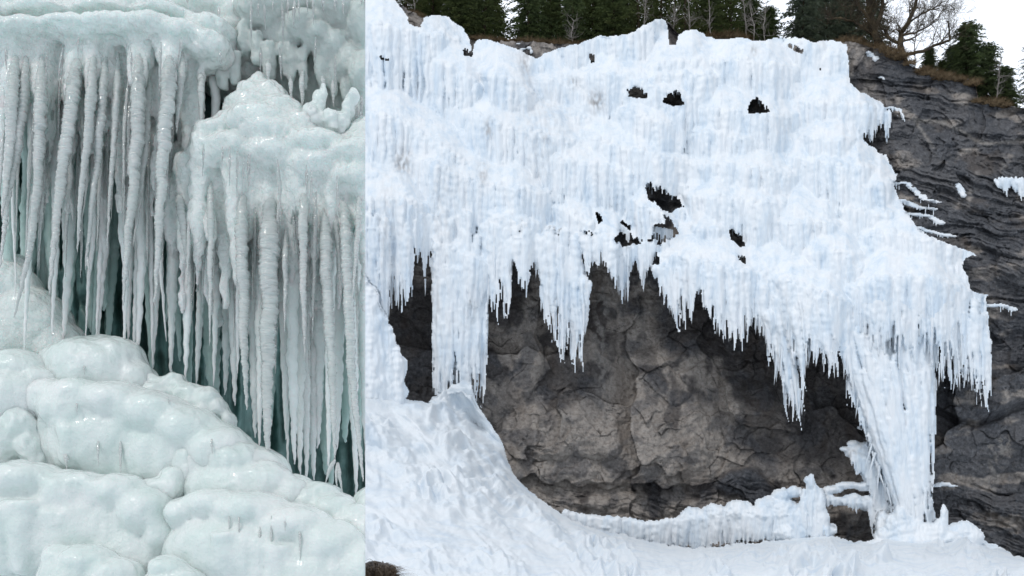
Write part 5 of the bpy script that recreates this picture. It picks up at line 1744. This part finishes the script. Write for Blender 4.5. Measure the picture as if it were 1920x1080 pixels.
# --- mounds below
MOUNDS = [
    ('teal rounded ice lump half hidden in the grotto at far left', M_SHELF, [(20, 540, .9, 60, 50, .4), (60, 610, .9, 80, 70, .5), (10, 650, .8, 80, 60, .5), (110, 660, .9, 60, 60, .4), (30, 500, .95, 30, 24, .25)]),
    ('tall white ice dome at centre left, topping the mounds under the icicles', M_MOUND, [(180, 700, .42, 102, 68, .6), (128, 684, .42, 50, 40, .4), (215, 678, .38, 58, 46, .45), (150, 666, .5, 36, 28, .3), (190, 655, .5, 50, 26, .35), (100, 715, .4, 60, 50, .4), (255, 720, .35, 44, 44, .35), (240, 690, .4, 40, 30, .3)]),
    ('chain of small knobbly ice lumps running down right from the tall dome', M_MOUND, [(284, 724, .3, 26, 24, .22), (300, 740, .3, 40, 30, .3), (328, 724, .3, 26, 22, .22), (345, 745, .28, 28, 30, .25), (368, 744, .25, 26, 26, .22), (392, 752, .25, 26, 26, .22), (410, 770, .25, 22, 26, .2), (428, 792, .25, 16, 22, .18), (370, 775, .3, 60, 40, .3), (380, 738, .25, 14, 12, .14)]),
    ('low white ice mound at the left edge, left of the tall dome', M_MOUND, [(-20, 705, .2, 80, 46, .5), (40, 700, .2, 66, 40, .45), (85, 722, .18, 46, 34, .4), (20, 750, .1, 100, 60, .5), (60, 680, .25, 30, 16, .25)]),
    ('long smooth ice mound sloping down right across the middle', M_MOUND, [(100, 752, .05, 50, 44, .4), (150, 748, .0, 66, 38, .45), (220, 756, .0, 76, 40, .5), (290, 780, .0, 74, 46, .5), (355, 812, -.02, 66, 50, .5), (415, 850, -.02, 66, 56, .5), (200, 830, .1, 130, 90, .5), (310, 860, .1, 140, 80, .5), (460, 895, .05, 90, 60, .5), (130, 770, -.12, 60, 40, .35),
        ('c', 130, 800, -.32, 24, 124, 876, -.3, 8), ('c', 160, 800, -.28, 20, 146, 874, -.25, 8), ('c', 290, 830, -.25, 24, 286, 900, -.25, 9), ('c', 90, 790, -.1, 26, 96, 870, -.1, 10)]),
    ('small bumpy ice knob at the left edge between two mounds', M_MOUND, [(42, 798, -.1, 36, 38, .3), (14, 830, -.1, 40, 50, .35), (64, 840, -.08, 26, 40, .3), (78, 870, -.05, 20, 30, .25), (-20, 800, -.05, 40, 60, .3)]),
    ('broad ice mound right of centre, above the lowest dome', M_MOUND, [(400, 838, -.15, 44, 30, .3), (440, 868, -.15, 60, 42, .4), (495, 905, -.15, 60, 44, .4), (450, 920, -.1, 110, 60, .5), (545, 930, -.12, 46, 40, .35), (380, 880, -.12, 40, 50, .3)]),
    ('glassy upright ice knob in the hollow between the middle mounds', M_MOUND, [(354, 858, -.2, 30, 26, .22), (362, 888, -.18, 36, 38, .25), (345, 872, -.2, 26, 26, .2)]),
    ('clear round ice knob with a small spur, left of the upright knob', M_MOUND, [(326, 896, -.3, 30, 24, .22), (306, 915, -.32, 44, 20, .25), (276, 908, -.38, 14, 9, .12), (262, 918, -.38, 12, 8, .1), (322, 915, -.38, 26, 30, .2)]),
    ('big ice mound filling the lower left corner behind the small front domes', M_MOUND, [(-30, 905, -.4, 70, 40, .5), (50, 902, -.42, 80, 36, .5), (130, 925, -.4, 60, 44, .45), (170, 905, -.4, 46, 22, .4), (220, 925, -.42, 66, 40, .45), (275, 960, -.42, 60, 48, .45), (310, 1000, -.4, 34, 50, .4), (100, 1000, -.35, 200, 110, .5), (200, 1050, -.3, 160, 90, .5), (100, 1250, 0, 300, 260, .8),
        ('c', 45, 940, -.75, 36, 40, 1080, -.75, 14), ('c', 110, 960, -.7, 34, 108, 1080, -.7, 16), ('c', 0, 950, -.75, 30, 0, 1080, -.75, 16)]),
    ('wide smooth ice dome across the lower right, with thin clear drips', M_MOUND, [(345, 965, -.5, 36, 34, .4), (400, 950, -.52, 66, 34, .45), (470, 960, -.55, 80, 38, .5), (550, 988, -.55, 80, 42, .5), (620, 1025, -.55, 76, 50, .5), (690, 1070, -.55, 70, 60, .5), (460, 1040, -.45, 160, 90, .6), (580, 1090, -.45, 160, 100, .6), (450, 1280, 0, 330, 240, .9),
        ('c', 420, 1000, -.95, 28, 424, 1080, -.95, 9), ('c', 480, 1010, -.95, 22, 478, 1090, -.95, 9), ('c', 520, 1020, -.95, 26, 518, 1110, -.95, 9)]),
    ('row of low rounded ice lumps at the right, under the dark gap', M_MOUND, [(555, 912, .0, 38, 22, .3), (600, 926, -.05, 42, 24, .3), (570, 945, -.1, 60, 40, .35), (640, 950, -.1, 34, 26, .3), (660, 985, -.25, 60, 44, .35), (690, 1000, -.3, 40, 40, .35), (625, 960, -.2, 50, 34, .35)]),
    ('pale ice lump cut by the straight right edge beside the dark gap', M_MOUND, [(690, 945, .1, 30, 30, .3), (676, 965, .1, 28, 30, .3), (700, 960, .1, 40, 50, .4)]),
    ('glassy little ice dome in the foreground at bottom left', M_MOUND, [(115, 1048, -.85, 32, 26, .25), (165, 1055, -.85, 60, 36, .35), (215, 1080, -.85, 60, 36, .35), (140, 1090, -.85, 66, 60, .35), (250, 1110, -.85, 40, 30, .3)]),
    ('smallest foreground ice dome at the bottom, right of the glassy one', M_MOUND, [(320, 1066, -.95, 42, 26, .3), (352, 1084, -.95, 40, 24, .3), (330, 1110, -.95, 70, 50, .35)]),
]
mounds = []
for i_, (lab, m_, items) in enumerate(MOUNDS):
    big = i_ in (4, 9, 10)
    o = blob('ice_lump' if 'lump' in lab or 'knob' in lab else 'ice_mound', items, m_, 0.036 if big else 0.024, (0.022, 2.0, 0.010, 6.5) if i_ not in (2, 5) else (0.025, 4, 0.016, 8), 11, None, True, 10 + i_)
    tag(o, lab, 'ice lump' if 'lump' in lab or 'knob' in lab else 'ice mound', 'rounded ice mounds below the icicles')
    mounds.append(o)

# thin clear drips on the mound faces, each seated on the ice it hangs from
trees_ = []
for o in mounds:
    me = o.data
    vs = [o.location + v.co for v in me.vertices]
    trees_.append(BVHTree.FromPolygons(vs, [tuple(p.vertices) for p in me.polygons]))
for x, y0, y1, w_ in [(430, 961, 1030, 5), (448, 961, 1042, 5), (488, 986, 1078, 7), (509, 968, 1066, 6), (562, 990, 1051, 6), (534, 975, 995, 4), (226, 824, 896, 8), (184, 824, 874, 6), (144, 755, 777, 5), (397, 822, 850, 5), (158, 684, 702, 5), (316, 748, 758, 4), (124, 850, 880, 10)]:
    dirv = (P(x, y0 + 4, 12) - Vector((0, 0, CZ))).normalized()
    best = None
    for i_, t_ in enumerate(trees_):
        h = t_.ray_cast(Vector((0, 0, CZ)), dirv)
        if h[0] is not None and (best is None or h[3] < best[1]):
            best = (i_, h[3], h[0])
    if best:
        icicle(mounds[best[0]], [(x, y0), (x, (y0 + y1) / 2), (x + 1, y1)], w_, best[2].y - YL - 0.02, M_CLEAR, 0.08)
